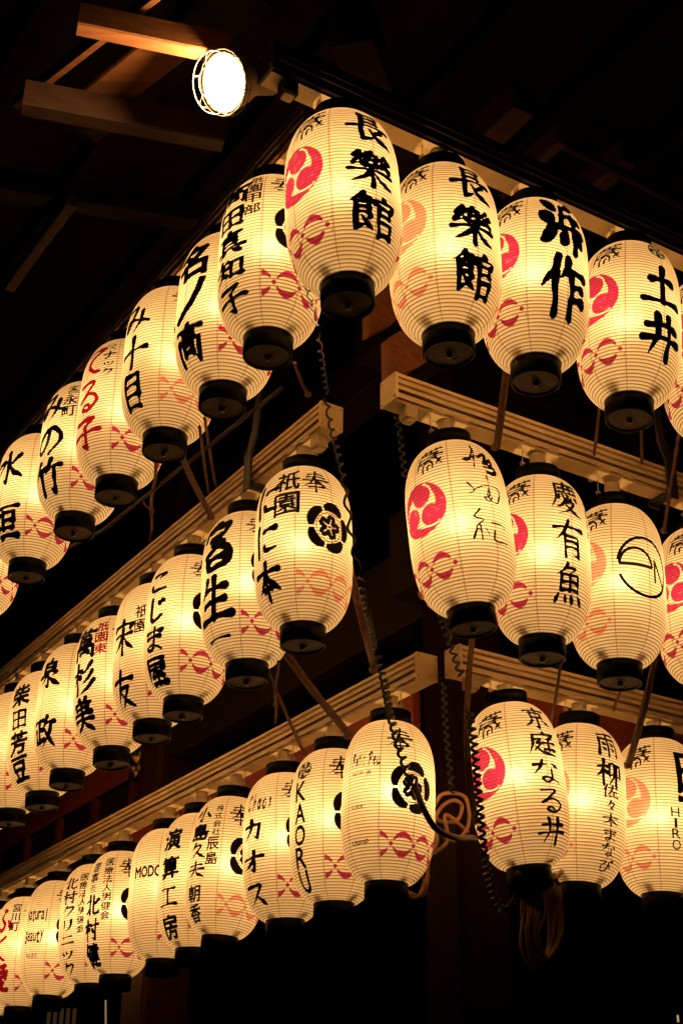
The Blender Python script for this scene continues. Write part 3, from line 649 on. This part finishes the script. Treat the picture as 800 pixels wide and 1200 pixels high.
# ------------------------------------------------------------------ the lanterns
def sp(row, x, y):                              # place along the row of the lantern seen round this spot of the photo
    return (seen(x, y, row) - ROWS[row]['o']).dot(ROWS[row]['d'])
RIGHT = 'lanterns on the right side of the stage'; LEFT = 'lanterns on the left side of the stage'
LAN = [   # row, x, y seen, extra drop, sway, label, writing, faded print
 ('T1R', 401.9, 226, 0, 3, 'large corner lantern at the top, three bold black kanji and a deep red comma crest', [('col', '長楽館', -3, .05, .80, .165, 4.8)], 0),
 ('T1R', 520.3, 292, .03, 1, 'second top right lantern from the corner, three bold kanji, pale washed-out red print', [('col', '長楽館', -3, .05, .84, .158, 4.8)], 1),
 ('T1R', 626, 331, .0, -2, 'top right lantern with two very heavy thick black kanji and big ink dots', [('col', '浜作', -3, .02, .78, .176, 6.2)], 0),
 ('T1R', 736, 371, .0, -4, 'top right lantern with two bold kanji under a small round emblem', [('col', '土井', -3, .20, .78, .160, 6.4), ('seal', -2, .075)], 0),
 ('T1R', 832, 404, .0, -3, 'top right lantern cut by the photo edge, beside the one with a small round emblem', [], 0),
 ('T2R', 537.3, 603, .0, 5.5, 'tilted middle right lantern at the corner, thin pen-drawn writing beside a red crest', [('col', '堀由紀', -6, .04, .64, .135, 5.2), ], 0),
 ('T2R', 631.5, 638.7, .015, -1.5, 'middle right lantern with three neat brushed kanji in one column', [('col', '慶有魚', -4, .03, .80, .135, 4.0), ('col', '祇園新地', 34, .10, .34, .026, 1.6)], 0),
 ('T2R', 721, 675, .03, -2, 'middle right lantern with a round line logo holding two letters', [('en',)], 1),
 ('T2R', 824, 713, .0, -2, 'middle right lantern cut by the photo edge with a bright red crest', [], 0),
 ('T3R', 604.7, 904.7, .0, 5, 'lowest right lantern at the corner post, five brushed characters, coiled black cable in front', [('col', '京庭なる井', -1, .02, .84, .130, 4.7)], 0),
 ('T3R', 678, 931, .015, -3.5, 'lowest right lantern with two large kanji above five small brushed characters', [('col', '雨柳', 0, .03, .36, .118, 4.6), ('col', '佐々木まなび', 0, .38, .88, .080, 4.8)], 1),
 ('T3R', 770.6, 948, .0, -2, 'lowest right lantern with four small upright capital letters', [('col', 'HIRO', -22, .46, .70, .034, 1.5, 0, True), ('col', '日下', 5, .08, .62, .13, 5)], 1),

 ('T1L', 318.7, 295, .0, 0, 'first top left lantern, right behind the corner lantern, five black kanji in a column', [('col', '高田真知子', 4, .06, .86, 0.143, 5.6), ('col', '祇園甲部', 33, .03, .30, 0.058, 2.6)], 0),
 ('T1L', 266.7, 370, .04, 0, 'top left lantern with one small kanji, a long thin stroke and a big kanji below', [('col', '名ノ高', 5, .10, .84, 0.137, 6)], 0),
 ('T1L', 200.7, 425, .0, 0, 'top left lantern with three black characters, the middle one a plain cross', [('col', 'み十目', 5, .12, .84, 0.143, 5.2)], 1),
 ('T1L', 146, 473, .0, 0, 'top left lantern with large dark red hiragana letters', [('col', 'てる子', 5, .06, .80, 0.156, 5.2, 1), ('col', 'スナック', 33, .06, .30, 0.056, 4.2)], 0),
 ('T1L', 97.3, 526.7, -.018, 0, 'top left lantern with three thick black characters beside three small kanji', [('col', 'みの竹', 6, .08, .84, 0.163, 5.6), ('col', '富永町', 34, .05, .29, 0.062, 3.0)], 0),
 ('T1L', 44, 570.7, -.018, 0, 'sixth top left lantern from the corner with two widely spaced kanji', [('col', '水垣', 8, .16, .84, 0.163, 5.2, 0, False, .55)], 0),
 ('T1L', -12, 610, -.018, 0, 'top left lantern cut off by the left edge of the photo', [], 0),

 ('T2L', 355.7, 638, .0, 1, 'middle left corner lantern showing a large black five-petal flower crest', [('col', 'にに本', 6, .10, .82, 0.125, 5.8), ('col', '祇園', 34, .04, .32, 0.098, 3.0)], 1),
 ('T2L', 290, 681.8, .0, 2, 'second middle left lantern with very thick brushed characters and one flat bottom stroke', [('col', '富生一', 9, .06, .90, 0.170, 5.7, 0, False, .08, 0, 0, [1, .9, .35])], 0),
 ('T2L', 221.5, 726, .0, 0, 'middle left lantern with two thin hiragana above two heavy kanji', [('col', 'こじま屋', 5, .10, .88, 0.130, 6.0)], 0),
 ('T2L', 181.5, 760.7, .0, 2, 'middle left lantern with two thin brushed kanji beside two tiny kanji', [('col', '宋友', 5, .26, .88, 0.130, 4.4, 0, False, .4), ('col', '祇園', 34, .18, .36, 0.056, 2.6)], 0),
 ('T2L', 133, 794, .0, 3, 'middle left lantern with three tiny red kanji beside three black ones', [('col', '萬杉美', 6, .08, .84, 0.137, 5.2), ('col', '祇園東', 36, .04, .28, 0.062, 3.0, 1)], 0),
 ('T2L', 88, 824.7, .0, 0, 'sixth middle left lantern with two black kanji set far apart', [('col', '泉政', 8, .12, .80, 0.137, 5.2, 0, False, .9)], 0),
 ('T2L', 51, 854, .0, 4, 'middle left lantern with four narrow black kanji down its edge', [('col', '柴田芳豆', 8, .10, .86, 0.111, 5.0)], 0),
 ('T2L', 16.5, 883, .0, 2, 'eighth middle left lantern from the corner with a nearly blank face', [], 0),
 ('T2L', -16, 906, .0, 2, 'last middle left lantern, only its rim showing at the photo edge', [], 0),

 ('T3L', 454.7, 936.7, .0, -1.5, 'lowest left corner lantern with thin script lettering and a cable across its black crest', [('line', 'Petit Peu', 4, 46, .225, .054, 19, 0, False, .12, [1.1, .8, .7, .5, .7, .5, 1.2, .8, 1.0]), ('line', 'salon de', 6, 34, .31, .019, 3), ('line', 'since', 6, 24, .52, .018, 3), ('line', 'champ', 6, 32, .735, .019, 3)], 0),
 ('T3L', 391, 967.5, .0, 1, 'lowest left lantern with tall serif capitals running down its edge', [('col', 'KAORU', 10, .20, .88, 0.058, 3.4, 0, True), ('seal', 12, .12)], 0),
 ('T3L', 333.7, 990, .0, 2, 'lowest left lantern with slanted script above three bold katakana', [('col', 'カオス', 7, .30, .86, 0.124, 6.2, 0, False, .4), ('line', 'Chaos', -6, 40, .16, .072, 19, 0, False, .12, [1.2, 1, .9, .9, .8])], 0),
 ('T3L', 267, 1012.5, .0, -3, 'lowest left lantern with a long black column beside small kanji, half a crest showing', [('col', '小島久夫', 6, .06, .56, 0.104, 4.8), ('col', '朝香', 6, .64, .86, 0.078, 3.6), ('col', '株式会社', 35, .05, .26, 0.040, 2.0), ('col', '辰島', 32, .30, .47, 0.058, 2.8)], 1),
 ('T3L', 231, 1030, .0, 0, 'lowest left lantern with four black kanji, just left of the one with half a crest', [('col', '演算工房', 10, .10, .88, 0.104, 4.6, 0, False, .3)], 0),
 ('T3L', 194, 1050, .0, 1, 'lowest left lantern with one short row of rounded capital letters', [('line', 'MODO', 0, 50, .30, .050, 7, 0, True, 0, [1.2, 1, .9, 1])], 0),
 ('T3L', 140, 1065, .0, 1, 'lowest left lantern with two columns of kanji, seven small ones left of half a crest', [('col', '理事長', 6, .07, .30, 0.056, 3.0), ('col', '北村健', 7, .34, .90, 0.101, 5.2), ('col', '医療法人男健会', 34, .04, .52, 0.052, 2.6)], 0),
 ('T3L', 109, 1082, .0, 2, 'lowest left lantern with mixed kanji and katakana in one long column', [('col', '北村クリニック', 9, .09, .88, 0.101, 5.0), ('col', '医療法人男健会', 37, .06, .54, 0.052, 2.6)], 0),
 ('T3L', 65, 1098, .0, -1, 'lowest left lantern with two lines of plain rounded roman letters', [('line', 'Natural', -4, 42, .27, .066, 5, 0, True, 0), ('line', 'Beauty', -4, 38, .46, .066, 5, 0, True, 0), ('line', '株式会社', 4, 30, .62, .030, 1.8, 0, False, 0)], 0),
 ('T3L', 28, 1112, .0, 1, 'lowest left lantern with large dark red brush letters at the photo edge', [('col', 'ふく愛', 10, .08, .82, 0.137, 5.4, 1), ('col', '宮川町', 36, .04, .28, 0.058, 2.8)], 0),
 ('T3L', -4, 1130, .0, 1, 'last lowest left lantern, mostly outside the left edge', [], 0),
]
def seal(ik, deg, v):
    def fn(u, v_):
        rho = np.hypot(u, v_); ph = np.arctan2(v_, u)
        return np.minimum(.30 * np.sin(ph * 7 + rho * 9) * np.cos(rho * 13 + ph * 2) + .06, 1 - rho) + .0
    ik.shape(rad(deg) * LR, LH / 2 - (v + .045) * LH, .085, .075, lambda u, w: np.maximum(fn(u, w), .05 - np.abs(np.hypot(u, w) - .92)), 0, .0016)
def enlogo(ik):
    def fn(u, v):
        rho = np.hypot(u, v); ph = np.degrees(np.arctan2(v, u)) % 360
        big = np.where((ph > 172) & (ph < 200), -1, .050 - np.abs(rho - 1))
        x, y = u + .34, v - .02; r2 = np.hypot(x, y * 1.05); p2 = np.degrees(np.arctan2(y, x))
        e = np.where(p2 < -2, -1, .050 - np.abs(r2 - .60)); e = np.where(p2 < 0, -1, e)
        bar = np.minimum(.046 - np.abs(y), .62 - np.abs(x))
        seg = lambda ax, ay, bx, by: .046 - np.hypot(u - (ax + (bx - ax) * np.clip(((u - ax) * (bx - ax) + (v - ay) * (by - ay)) / ((bx - ax) ** 2 + (by - ay) ** 2), 0, 1)), v - (ay + (by - ay) * np.clip(((u - ax) * (bx - ax) + (v - ay) * (by - ay)) / ((bx - ax) ** 2 + (by - ay) ** 2), 0, 1)))
        return np.maximum.reduce([big, e, bar, seg(.40, .30, .40, -.42), seg(.40, .30, .86, -.52)])
    ik.shape(rad(-5) * LR, LH / 2 - .475 * LH, .215, .235, fn, 0, .0019)
def make_lantern(row, x, y, drop, sway, label, writing, faded, i):
    q = ROWS[row]; s = sp(row, x, y); lr = random.Random(i * 13 + 5)
    s += math.sin(rad(sway)) * ZC / q['d'].x      # the belly, not the hook, is what stands at the spot
    loc = on(row, s, 0, q['zb'] - q['drop'] - drop)
    root = thing('paper_lantern', label, 'paper lantern', loc, RIGHT if q['side'] == 'R' else LEFT)
    al = YAW if q['side'] == 'R' else math.atan2(-math.cos(YAW), math.sin(YAW))
    if q['side'] == 'L':                         # the left lanterns hang turned a little towards the corner
        v = Vector((0, 0, CAM_H)) - loc; view = math.degrees(math.atan2(v.y, v.x) - math.atan2(q['n'].y, q['n'].x)) % 360; al += rad(view - 57)
    rot = Matrix.Rotation(rad(-sway), 4, 'Y') @ Matrix.Rotation(al + rad(lr.uniform(-2.5, 2.5)), 4, 'Z')
    root.rotation_euler = rot.to_euler()
    ps = link('paper_shade', PAPER, root)
    if faded:
        ps.material_slots[0].link = 'OBJECT'; ps.material_slots[0].material = M['paper_faded']
    link('offering_mark', MARK_A, root); link('offering_mark', MARK_B, root); link('flower_crest', CREST, root); link('top_ring', RING_T, root)
    rb = link('bottom_ring', RING_B, root); link('base_disc', DISC, rb)
    link('wire_hook', HOOK, root); link('lamp_holder', HOLD, root)
    b = link('bulb', BULB, root); b.location = (lr.uniform(-.012, .012), lr.uniform(-.012, .012), ZC + .02 + lr.uniform(-.02, .02))
    for n, w in enumerate(writing):
        ik = Ink(i * 101 + 17 + n * 29)
        if w[0] == 'col':
            a = list(w[1:]); a[5] *= 1.14 if q['side'] == 'L' else 1.0; ik.column(*a)
        elif w[0] == 'line': ik.line(*w[1:])
        elif w[0] == 'seal': seal(ik, w[1], w[2])
        else: enlogo(ik)
        link('emblem' if w[0] in ('seal', 'en') else 'writing', ik.mesh('writing', [M['ink'], M['red_ink']], .0026), root)
for i, a in enumerate(LAN): make_lantern(*a, i)

# ------------------------------------------------------------------ floodlight on the end of the top right rail
fl_c = seen(262, 97, 'T1R', -.12)
to_cam = (Vector((0, 0, CAM_H)) - fl_c).normalized(); side = to_cam.cross(z_).normalized()      # side: towards the photo's left
fl_n = (to_cam * math.cos(rad(43)) - cR * math.sin(rad(43)) + z_ * .02).normalized()
FM = Matrix.Scale(1.12, 4) @ fl_n.to_track_quat('Z', 'Y').to_matrix().to_4x4()
flood = thing('floodlight', 'lit round floodlight in a wire guard at the end of the top right rail', 'floodlight', fl_c)
MB().lathe([(.080, .0), (.086, .004), (.086, -.012), (.078, -.03), (.060, -.075), (.040, -.11), (.034, -.135), (.034, -.20), (.001, -.202)], 40, FM).build('housing', M['lamp_metal'], flood)
MB().lathe([(.0008, .012), (.04, .010), (.066, .004), (.079, -.002)], 40, FM).build('lens', M['flood'], flood)
wg = MB()
def ring(c, R, r0): wg.tube([FM @ Vector((R * math.cos(t), R * math.sin(t), c)) for t in np.linspace(0, 2 * math.pi, 49)], r0, 6, cap=False)
ring(.004, .093, .0022); ring(.038, .088, .0022); ring(.055, .045, .0018); ring(-.016, .094, .0018)
for k in range(6):
    a = math.pi * k / 3 + .3; wg.tube([FM @ Vector((R * math.cos(a), R * math.sin(a), c)) for R, c in ((.094, -.018), (.094, .006), (.089, .036), (.07, .05), (.045, .055))], .0016, 6)
wg.build('wire_guard', M['guard'], flood)
am = MB(); e0 = on('T1R', ROWS['T1R']['s0'] + .02, 0, ROWS['T1R']['zb'] + .05) - fl_c; tail = FM @ Vector((0, 0, -.17))
am.tube(catmull([tail, tail * .4 + e0 * .6 - z_ * .012, e0], 6), .018, 10); am.build('mounting_arm', M['lamp_metal'], flood)

# ------------------------------------------------------------------ cords, straps, cables
ROPES = [  # photo spot and row at the lower end, the same at the upper end, offsets, thickness, label
 ((580, 524, 'T2R', .075), (607, 300, 'T1R', -.02), .0085, 'brown cord crossing the middle right rail nearest its corner end'),
 ((692, 562, 'T2R', -.07), (712, 380, 'T1R', -.05), .006, 'thin brown cord behind the middle right rail under the double kanji lantern'),
 ((752, 566, 'T2R', -.07), (748, 420, 'T1R', -.05), .006, 'thinnest brown cord behind the middle right rail by the black hanger'),
 ((777, 622, 'T2R', .075), (806, 430, 'T1R', -.02), .007, 'brown cord reaching down to the middle right lantern cut by the photo edge'),
 ((734, 897, 'T3R', .11), (768, 762, 'T2R', .0), .009, 'brown cord crossing the lowest right rail beside the upright capitals lantern'),
 ((640, 880, 'T3R', -.05), (662, 740, 'T2R', -.04), .006, 'faint brown cord behind the two large kanji lantern'),
 ((716, 838, 'T3R', -.05), (738, 770, 'T2R', -.03), .006, 'short brown cord rising from the lowest right rail'),
 ((247, 606, 'T2L', .06), (205, 520, 'T1L', -.02), .008, 'brown stick slanting down onto the middle left rail'),
 ((246, 585, 'T2L', -.06), (234, 500, 'T1L', -.05), .006, 'left one of two thin brown cords side by side above the middle left rail'),
 ((255, 580, 'T2L', -.06), (240, 490, 'T1L', -.05), .006, 'right one of two thin brown cords side by side above the middle left rail'),
 ((438, 786, 'T3L', .03), (389, 590, 'T2L', -.14), .0105, 'brown strap running down to the screwed end of the lowest left rail'),
 ((408, 862, 'T3L', .065), (316, 742, 'T2L', -.10), .0105, 'thick brown strap slanting across the lowest left rail'),
 ((357, 884, 'T3L', .065), (303, 758, 'T2L', -.10), .0075, 'thinner brown strap left of the thick slanting one'),
 ((361, 462, 'T2L', -.10), (345, 425, 'T1L', -.3), .007, 'short dim cord above the end of the middle left rail'),
]
for a, b, rr, lab in ROPES:
    p, q = seen(*a), seen(*b); d = q - p
    pts = [p + d * t - z_ * (.012 * math.sin(math.pi * t)) for t in np.linspace(0, 1, 9)]
    mb = MB(); mb.tube(pts, rr, 8)
    o2 = Vector((rr * 1.5, 0, 0)); 
    if rr > .0075: mb.tube([x + o2 for x in pts], rr * .8, 8)
    mb.lathe([(.0005, -rr * 1.6), (rr * 1.9, -rr), (rr * 2.0, rr), (.0005, rr * 1.8)], 10, Matrix.Translation(p))
    o = centred(mb, 'hanging_cord', M['cord'], p); tag(o, lab, 'cord', 'cords tying the rails')
# a branch-like stick tied under the top left lanterns
mb = MB(); p, q = seen(176, 634, 'T2L', -.02), seen(182, 540, 'T1L', -.05)
mb.tube([p + (q - p) * t + r_ * .006 * math.sin(t * 9) for t in np.linspace(0, 1, 14)], .007, 8); k_ = p + (q - p) * .42
mb.tube([k_, k_ - r_ * .035 + z_ * .02, k_ - r_ * .05 + z_ * .045], [.006, .005, .004], 8); mb.lathe([(.001, -.012), (.011, -.006), (.011, .006), (.001, .012)], 10, Matrix.Translation(k_))
tag(centred(mb, 'tied_stick', M['cord'], p), 'knotted upright brown stick with a side twig above the middle left rail', 'stick')
mb = MB(); p, q = seen(322, 848, 'T3L', -.03), seen(325, 775, 'T2L', -.03)
mb.tube([p + (q - p) * t + r_ * .005 * math.sin(t * 8) for t in np.linspace(0, 1, 14)], .006, 8); mb.lathe([(.001, -.014), (.011, -.006), (.011, .006), (.001, .014)], 10, Matrix.Translation(p + (q - p) * .35))
tag(centred(mb, 'tied_stick', M['cord'], p), 'short knotted stick above the lowest left rail below the second lantern', 'stick')
mb = MB(); mb.tube([seen(-20, 692, 'T1L', -.2), seen(120, 622, 'T1L', -.2), seen(330, 455, 'T1L', -.2)], .007, 8)
tag(centred(mb, 'bamboo_pole', M['bracket']), 'long thin brown pole running below the top left lanterns', 'pole')

def coil(path, R, turns, r0, grow=1.0):
    P = catmull(path, 40); n = len(P); out = []; x = None
    L = [0.0]
    for a, b in zip(P[:-1], P[1:]): L.append(L[-1] + (b - a).length)
    turns *= .75; N = int(turns * 12)
    for k in range(N + 1):
        t = L[-1] * k / N; j = min(n - 2, max(0, int(np.searchsorted(L, t)) - 1)); f = (t - L[j]) / max(1e-6, L[j + 1] - L[j]); c = P[j].lerp(P[j + 1], min(1, max(0, f)))
        d = (P[j + 1] - P[j]).normalized(); u = d.cross(Vector((.3, -1, .1))).normalized(); w = d.cross(u); an = 2 * math.pi * k / 12
        out.append(c + (u * math.cos(an) + w * math.sin(an)) * R)
    return MB().tube(out, r0 * 1.35, 6)
CO = [
 (coil([seen(359, 335, 'T1L', .05), seen(370, 375, 'T1L', .24), seen(374, 400, 'T1L', .22), seen(383, 460, 'T2L', .12)], .006, 15, .0022), 'black coiled cable dropping from the corner lantern past the middle left rail end'),
 (coil([seen(382, 468, 'T2L', .075), seen(388, 500, 'T2L', .10), seen(400, 550, 'T2L', .20), seen(405, 580, 'T2L', .215), seen(412, 630, 'T2L', .17), seen(424, 690, 'T2L', .05), seen(440, 760, 'T3L', .12)], .0085, 34, .0034), 'long black coiled cable over the crest of the middle left corner lantern'),
 (coil([seen(441, 765, 'T3L', .12), seen(450, 800, 'T3L', .13), seen(459, 845, 'T3L', .2), seen(472, 890, 'T3L', .215), seen(486, 925, 'T3L', .21)], .0115, 24, .0046), 'thick black coiled cable hanging over the crest of the lowest left corner lantern'),
 (coil([seen(513, 712, 'T3R', .2), seen(524, 745, 'T3R', .12), seen(540, 792, 'T3R', .12)], .0105, 12, .0036), 'short black coiled cable over the end of the lowest right rail'),
 (coil([seen(549, 832, 'T3R', .2), seen(556, 880, 'T3R', .21), seen(561, 940, 'T3R', .21), seen(567, 1000, 'T3R', .17), seen(577, 1045, 'T3R', .08), seen(590, 1068, 'T3R', .04), seen(606, 1050, 'T3R', .0), seen(618, 1022, 'T3R', .0)], .0115, 48, .0046), 'tightly coiled black cable in front of the lowest right corner lantern'),
 (coil([seen(464, 488, 'T2R', .0), seen(469, 515, 'T2R', -.02), seen(474, 560, 'T2R', -.05)], .008, 10, .003), 'dim coiled cable under the box at the end of the middle right rail'),
 (coil([seen(520, 800, 'T3R', .0), seen(522, 850, 'T3R', -.02), seen(530, 930, 'T3R', -.05)], .008, 18, .003), 'dim coiled cable hanging beside the corner post'),
]
for mb, lab in CO: tag(centred(mb, 'coiled_cable', M['black_cable']), lab, 'cable', 'black coiled cables')
mb = MB().tube(catmull([seen(486, 922, 'T3L', .205), seen(497, 950, 'T3L', .2), seen(512, 972, 'T3L', .13), seen(535, 982, 'T3L', .0), seen(560, 985, 'T3R', -.12), seen(590, 1020, 'T3R', -.05), seen(610, 1024, 'T3R', .0)], 10), .0115, 10)
tag(centred(mb, 'power_cable', M['black_cable']), 'thick smooth black cable looping round the corner post to the right', 'cable')
mb = MB().tube(catmull([seen(553, 733, 'T3R', .14), seen(548, 790, 'T3R', .12), seen(545, 860, 'T3R', .16), seen(549, 920, 'T3R', .12), seen(556, 965, 'T3R', -.05)], 10), .0075, 8)
mb.tube(catmull([seen(556, 733, 'T3R', .13), seen(551, 790, 'T3R', .11), seen(548, 860, 'T3R', .15), seen(553, 920, 'T3R', .11), seen(560, 968, 'T3R', -.05)], 10), .006, 8)
tag(centred(mb, 'hanging_cord', M['cord']), 'pair of straight cords hanging from the tilted lantern past its lower neighbour', 'cord', 'cords tying the rails')
# tan cable wound round the corner post and the hank hanging below
mb = MB()
for pts in ([(500, 985), (514, 950), (530, 938), (541, 945), (534, 962), (512, 960), (505, 940)], [(505, 968), (530, 985), (548, 968), (545, 935), (520, 930), (508, 945)], [(497, 900), (508, 930), (500, 985), (496, 1015), (482, 1030)],
            [(478, 1046), (494, 1050), (500, 1034), (502, 1008), (512, 985), (505, 950)], [(508, 1000), (524, 985), (522, 955), (548, 975)], [(475, 1040), (482, 1052), (492, 1048), (497, 1030), (488, 1024)]):
    mb.tube(catmull([seen(x, y, 'T3R', -.32 + .008 * ((i * 7) % 5)) for i, (x, y) in enumerate(pts)], 10), .0075, 8)
tag(centred(mb, 'tan_cable', M['cable']), 'tangle of tan cable loops tied round the corner post', 'cable')
mb = MB()
for k in range(7):
    lr = random.Random(k); x0 = 612 + k * 3.2; x1 = 634 + k * 3.0; yb = 1100 + (k * 37) % 40
    cx = (x0 + x1) / 2; 
    mb.tube(catmull([seen(x0 + 8, 1022, 'T3R', .02 + k * .006), seen(x0 + 2, 1045, 'T3R', .03 + k * .006), seen(cx - 13 + lr.uniform(-4, 2), yb - 28, 'T3R', .03 + k * .006), seen(cx, yb, 'T3R', .03 + k * .004), seen(cx + 13 + lr.uniform(-2, 4), yb - 30, 'T3R', .02 + k * .004), seen(x1 + 4, 1050, 'T3R', .01 + k * .004), seen(x1 - 2, 1024, 'T3R', .0)], 10), .0065, 8)
mb.tube(catmull([seen(604, 1022, 'T3R', .06), seen(625, 1032, 'T3R', .09), seen(648, 1030, 'T3R', .08), seen(660, 1018, 'T3R', .0)], 8), .008, 8)
mb.tube(catmull([seen(622, 1012, 'T3R', .06), seen(640, 1024, 'T3R', .08), seen(655, 1036, 'T3R', .05)], 8), .008, 8)
tag(centred(mb, 'cable_hank', M['cable']), 'bundled hank of tan cable hanging below the lowest right lanterns', 'cable')
# black iron hangers hooked under the middle rails
for row, x, y, dx, lab in (('T2R', 776, 580, -34, 'black iron hanger hooked under the middle right rail'), ('T2L', 304, 560, 18, 'black iron hanger hooked under the middle left rail')):
    q = ROWS[row]; s = sp(row, x, y); zb, zt = q['zb'], q['zt']; root = thing('rail_hanger', lab, 'hanger', on(row, s, 0, zb), 'iron rail hangers'); lo = root.location
    w = .028
    mb = MB(); d = q['d']
    mb.bar(on(row, s, .0555, (zb + zt) / 2) - lo, d * w, q['n'] * .005, z_ * ((zt - zb) / 2 + .03), 0, .003)
    mb.bar(on(row, s, .0, zb - .0085) - lo, d * w, z_ * .005, q['n'] * .060, 0, .003)
    mb.bar(on(row, s, -.0555, (zb + zt) / 2) - lo, d * w, q['n'] * .005, z_ * ((zt - zb) / 2 + .03), 0, .003)
    mb.build('stirrup', M['iron'], root)
    up = MB(); a = on(row, s, .0, zt + .03) - lo; up.beam(on(row, s, .052, zt + .02) - lo, on(row, s - .02, .04, zt + .13) - lo, .05, .012, q['n'], 0, .002)
    up.beam(on(row, s - .02, .04, zt + .125) - lo, on(row, s - .06, .02, zt + .75) - lo, .042, .012, q['n'], 0, .002); up.build('strap', M['iron'], root)
# plank brackets carrying the end of the middle right rail
for pts, off, lab in (([(455, 396), (482, 380), (506, 398), (505, 420), (486, 432), (456, 442)], .0, 'brown plank bracket just above the end of the middle right rail'),
                      ([(433, 330), (470, 330), (478, 362), (461, 378), (433, 392)], -.12, 'brown plank bracket between the corner lantern and its right neighbour')):
    q = ROWS['T2R']; f = [seen(x, y, 'T2R', off) for x, y in pts]; bk = [p - q['n'] * .05 for p in f]; n = len(f)
    mb = MB().add(f + bk, [tuple(range(n)), tuple(range(n, 2 * n))[::-1]] + [(i, n + i, n + (i + 1) % n, (i + 1) % n) for i in range(n)])
    tag(centred(mb, 'plank_bracket', M['timber'], f[-1]), lab, 'bracket', 'plank brackets at the corner')
# far inside, beyond the stage: a slit of light and a dim paper screen
def far(x, y, Y):
    v = cF + cR * ((x - 400) / FPX) - cU * ((y - 600) / FPX); return Vector((0, 0, CAM_H)) + v * (Y / v.y)
p, q = far(124.5, 1290, 16), far(124, 1172, 16)
t = thing('tube_light', 'thin upright tube light far behind the lowest left lanterns', 'light', p)
MB().tube([Vector((0, 0, .01)), q - p], .009, 8).build('tube', M['tube'], t)
MB().bar((q - p) / 2 + Vector((0, .03, 0)), Vector((.03, 0, 0)), Vector((0, .012, 0)), z_ * ((q - p).length / 2 + .03), 0, .004).build('backing', M['dark_timber'], t)
p, q = far(44, 1290, 17), far(92, 1180, 17); w = q.x - p.x; h = q.z - p.z
t = thing('paper_screen', 'dim lit paper screen far below the plain roman letter lantern', 'screen', p)
MB().bar(Vector((w / 2, .02, h / 2)), Vector((w / 2, 0, 0)), Vector((0, .006, 0)), z_ * h / 2).build('paper', M['screen'], t)
fm = MB()
for k in range(6): fm.bar(Vector((w * k / 5, 0, h / 2)), Vector((.012, 0, 0)), Vector((0, .012, 0)), z_ * h / 2)
fm.bar(Vector((w / 2, 0, h)), Vector((w / 2, 0, 0)), Vector((0, .014, 0)), z_ * .015); fm.build('frame', M['dark_timber'], t)
p = far(793.5, 1191, 15); t = thing('small_lamp', 'tiny yellow lamp in the dark at the bottom right corner', 'lamp', p - z_ * .05)
MB().lathe([(.001, -.004), (.010, -.004), (.010, .06), (.001, .062)], 12).build('glass', M['dim'], t)
MB().lathe([(.001, -.03), (.02, -.03), (.018, -.006), (.001, -.006)], 12).build('cap', M['iron'], t)
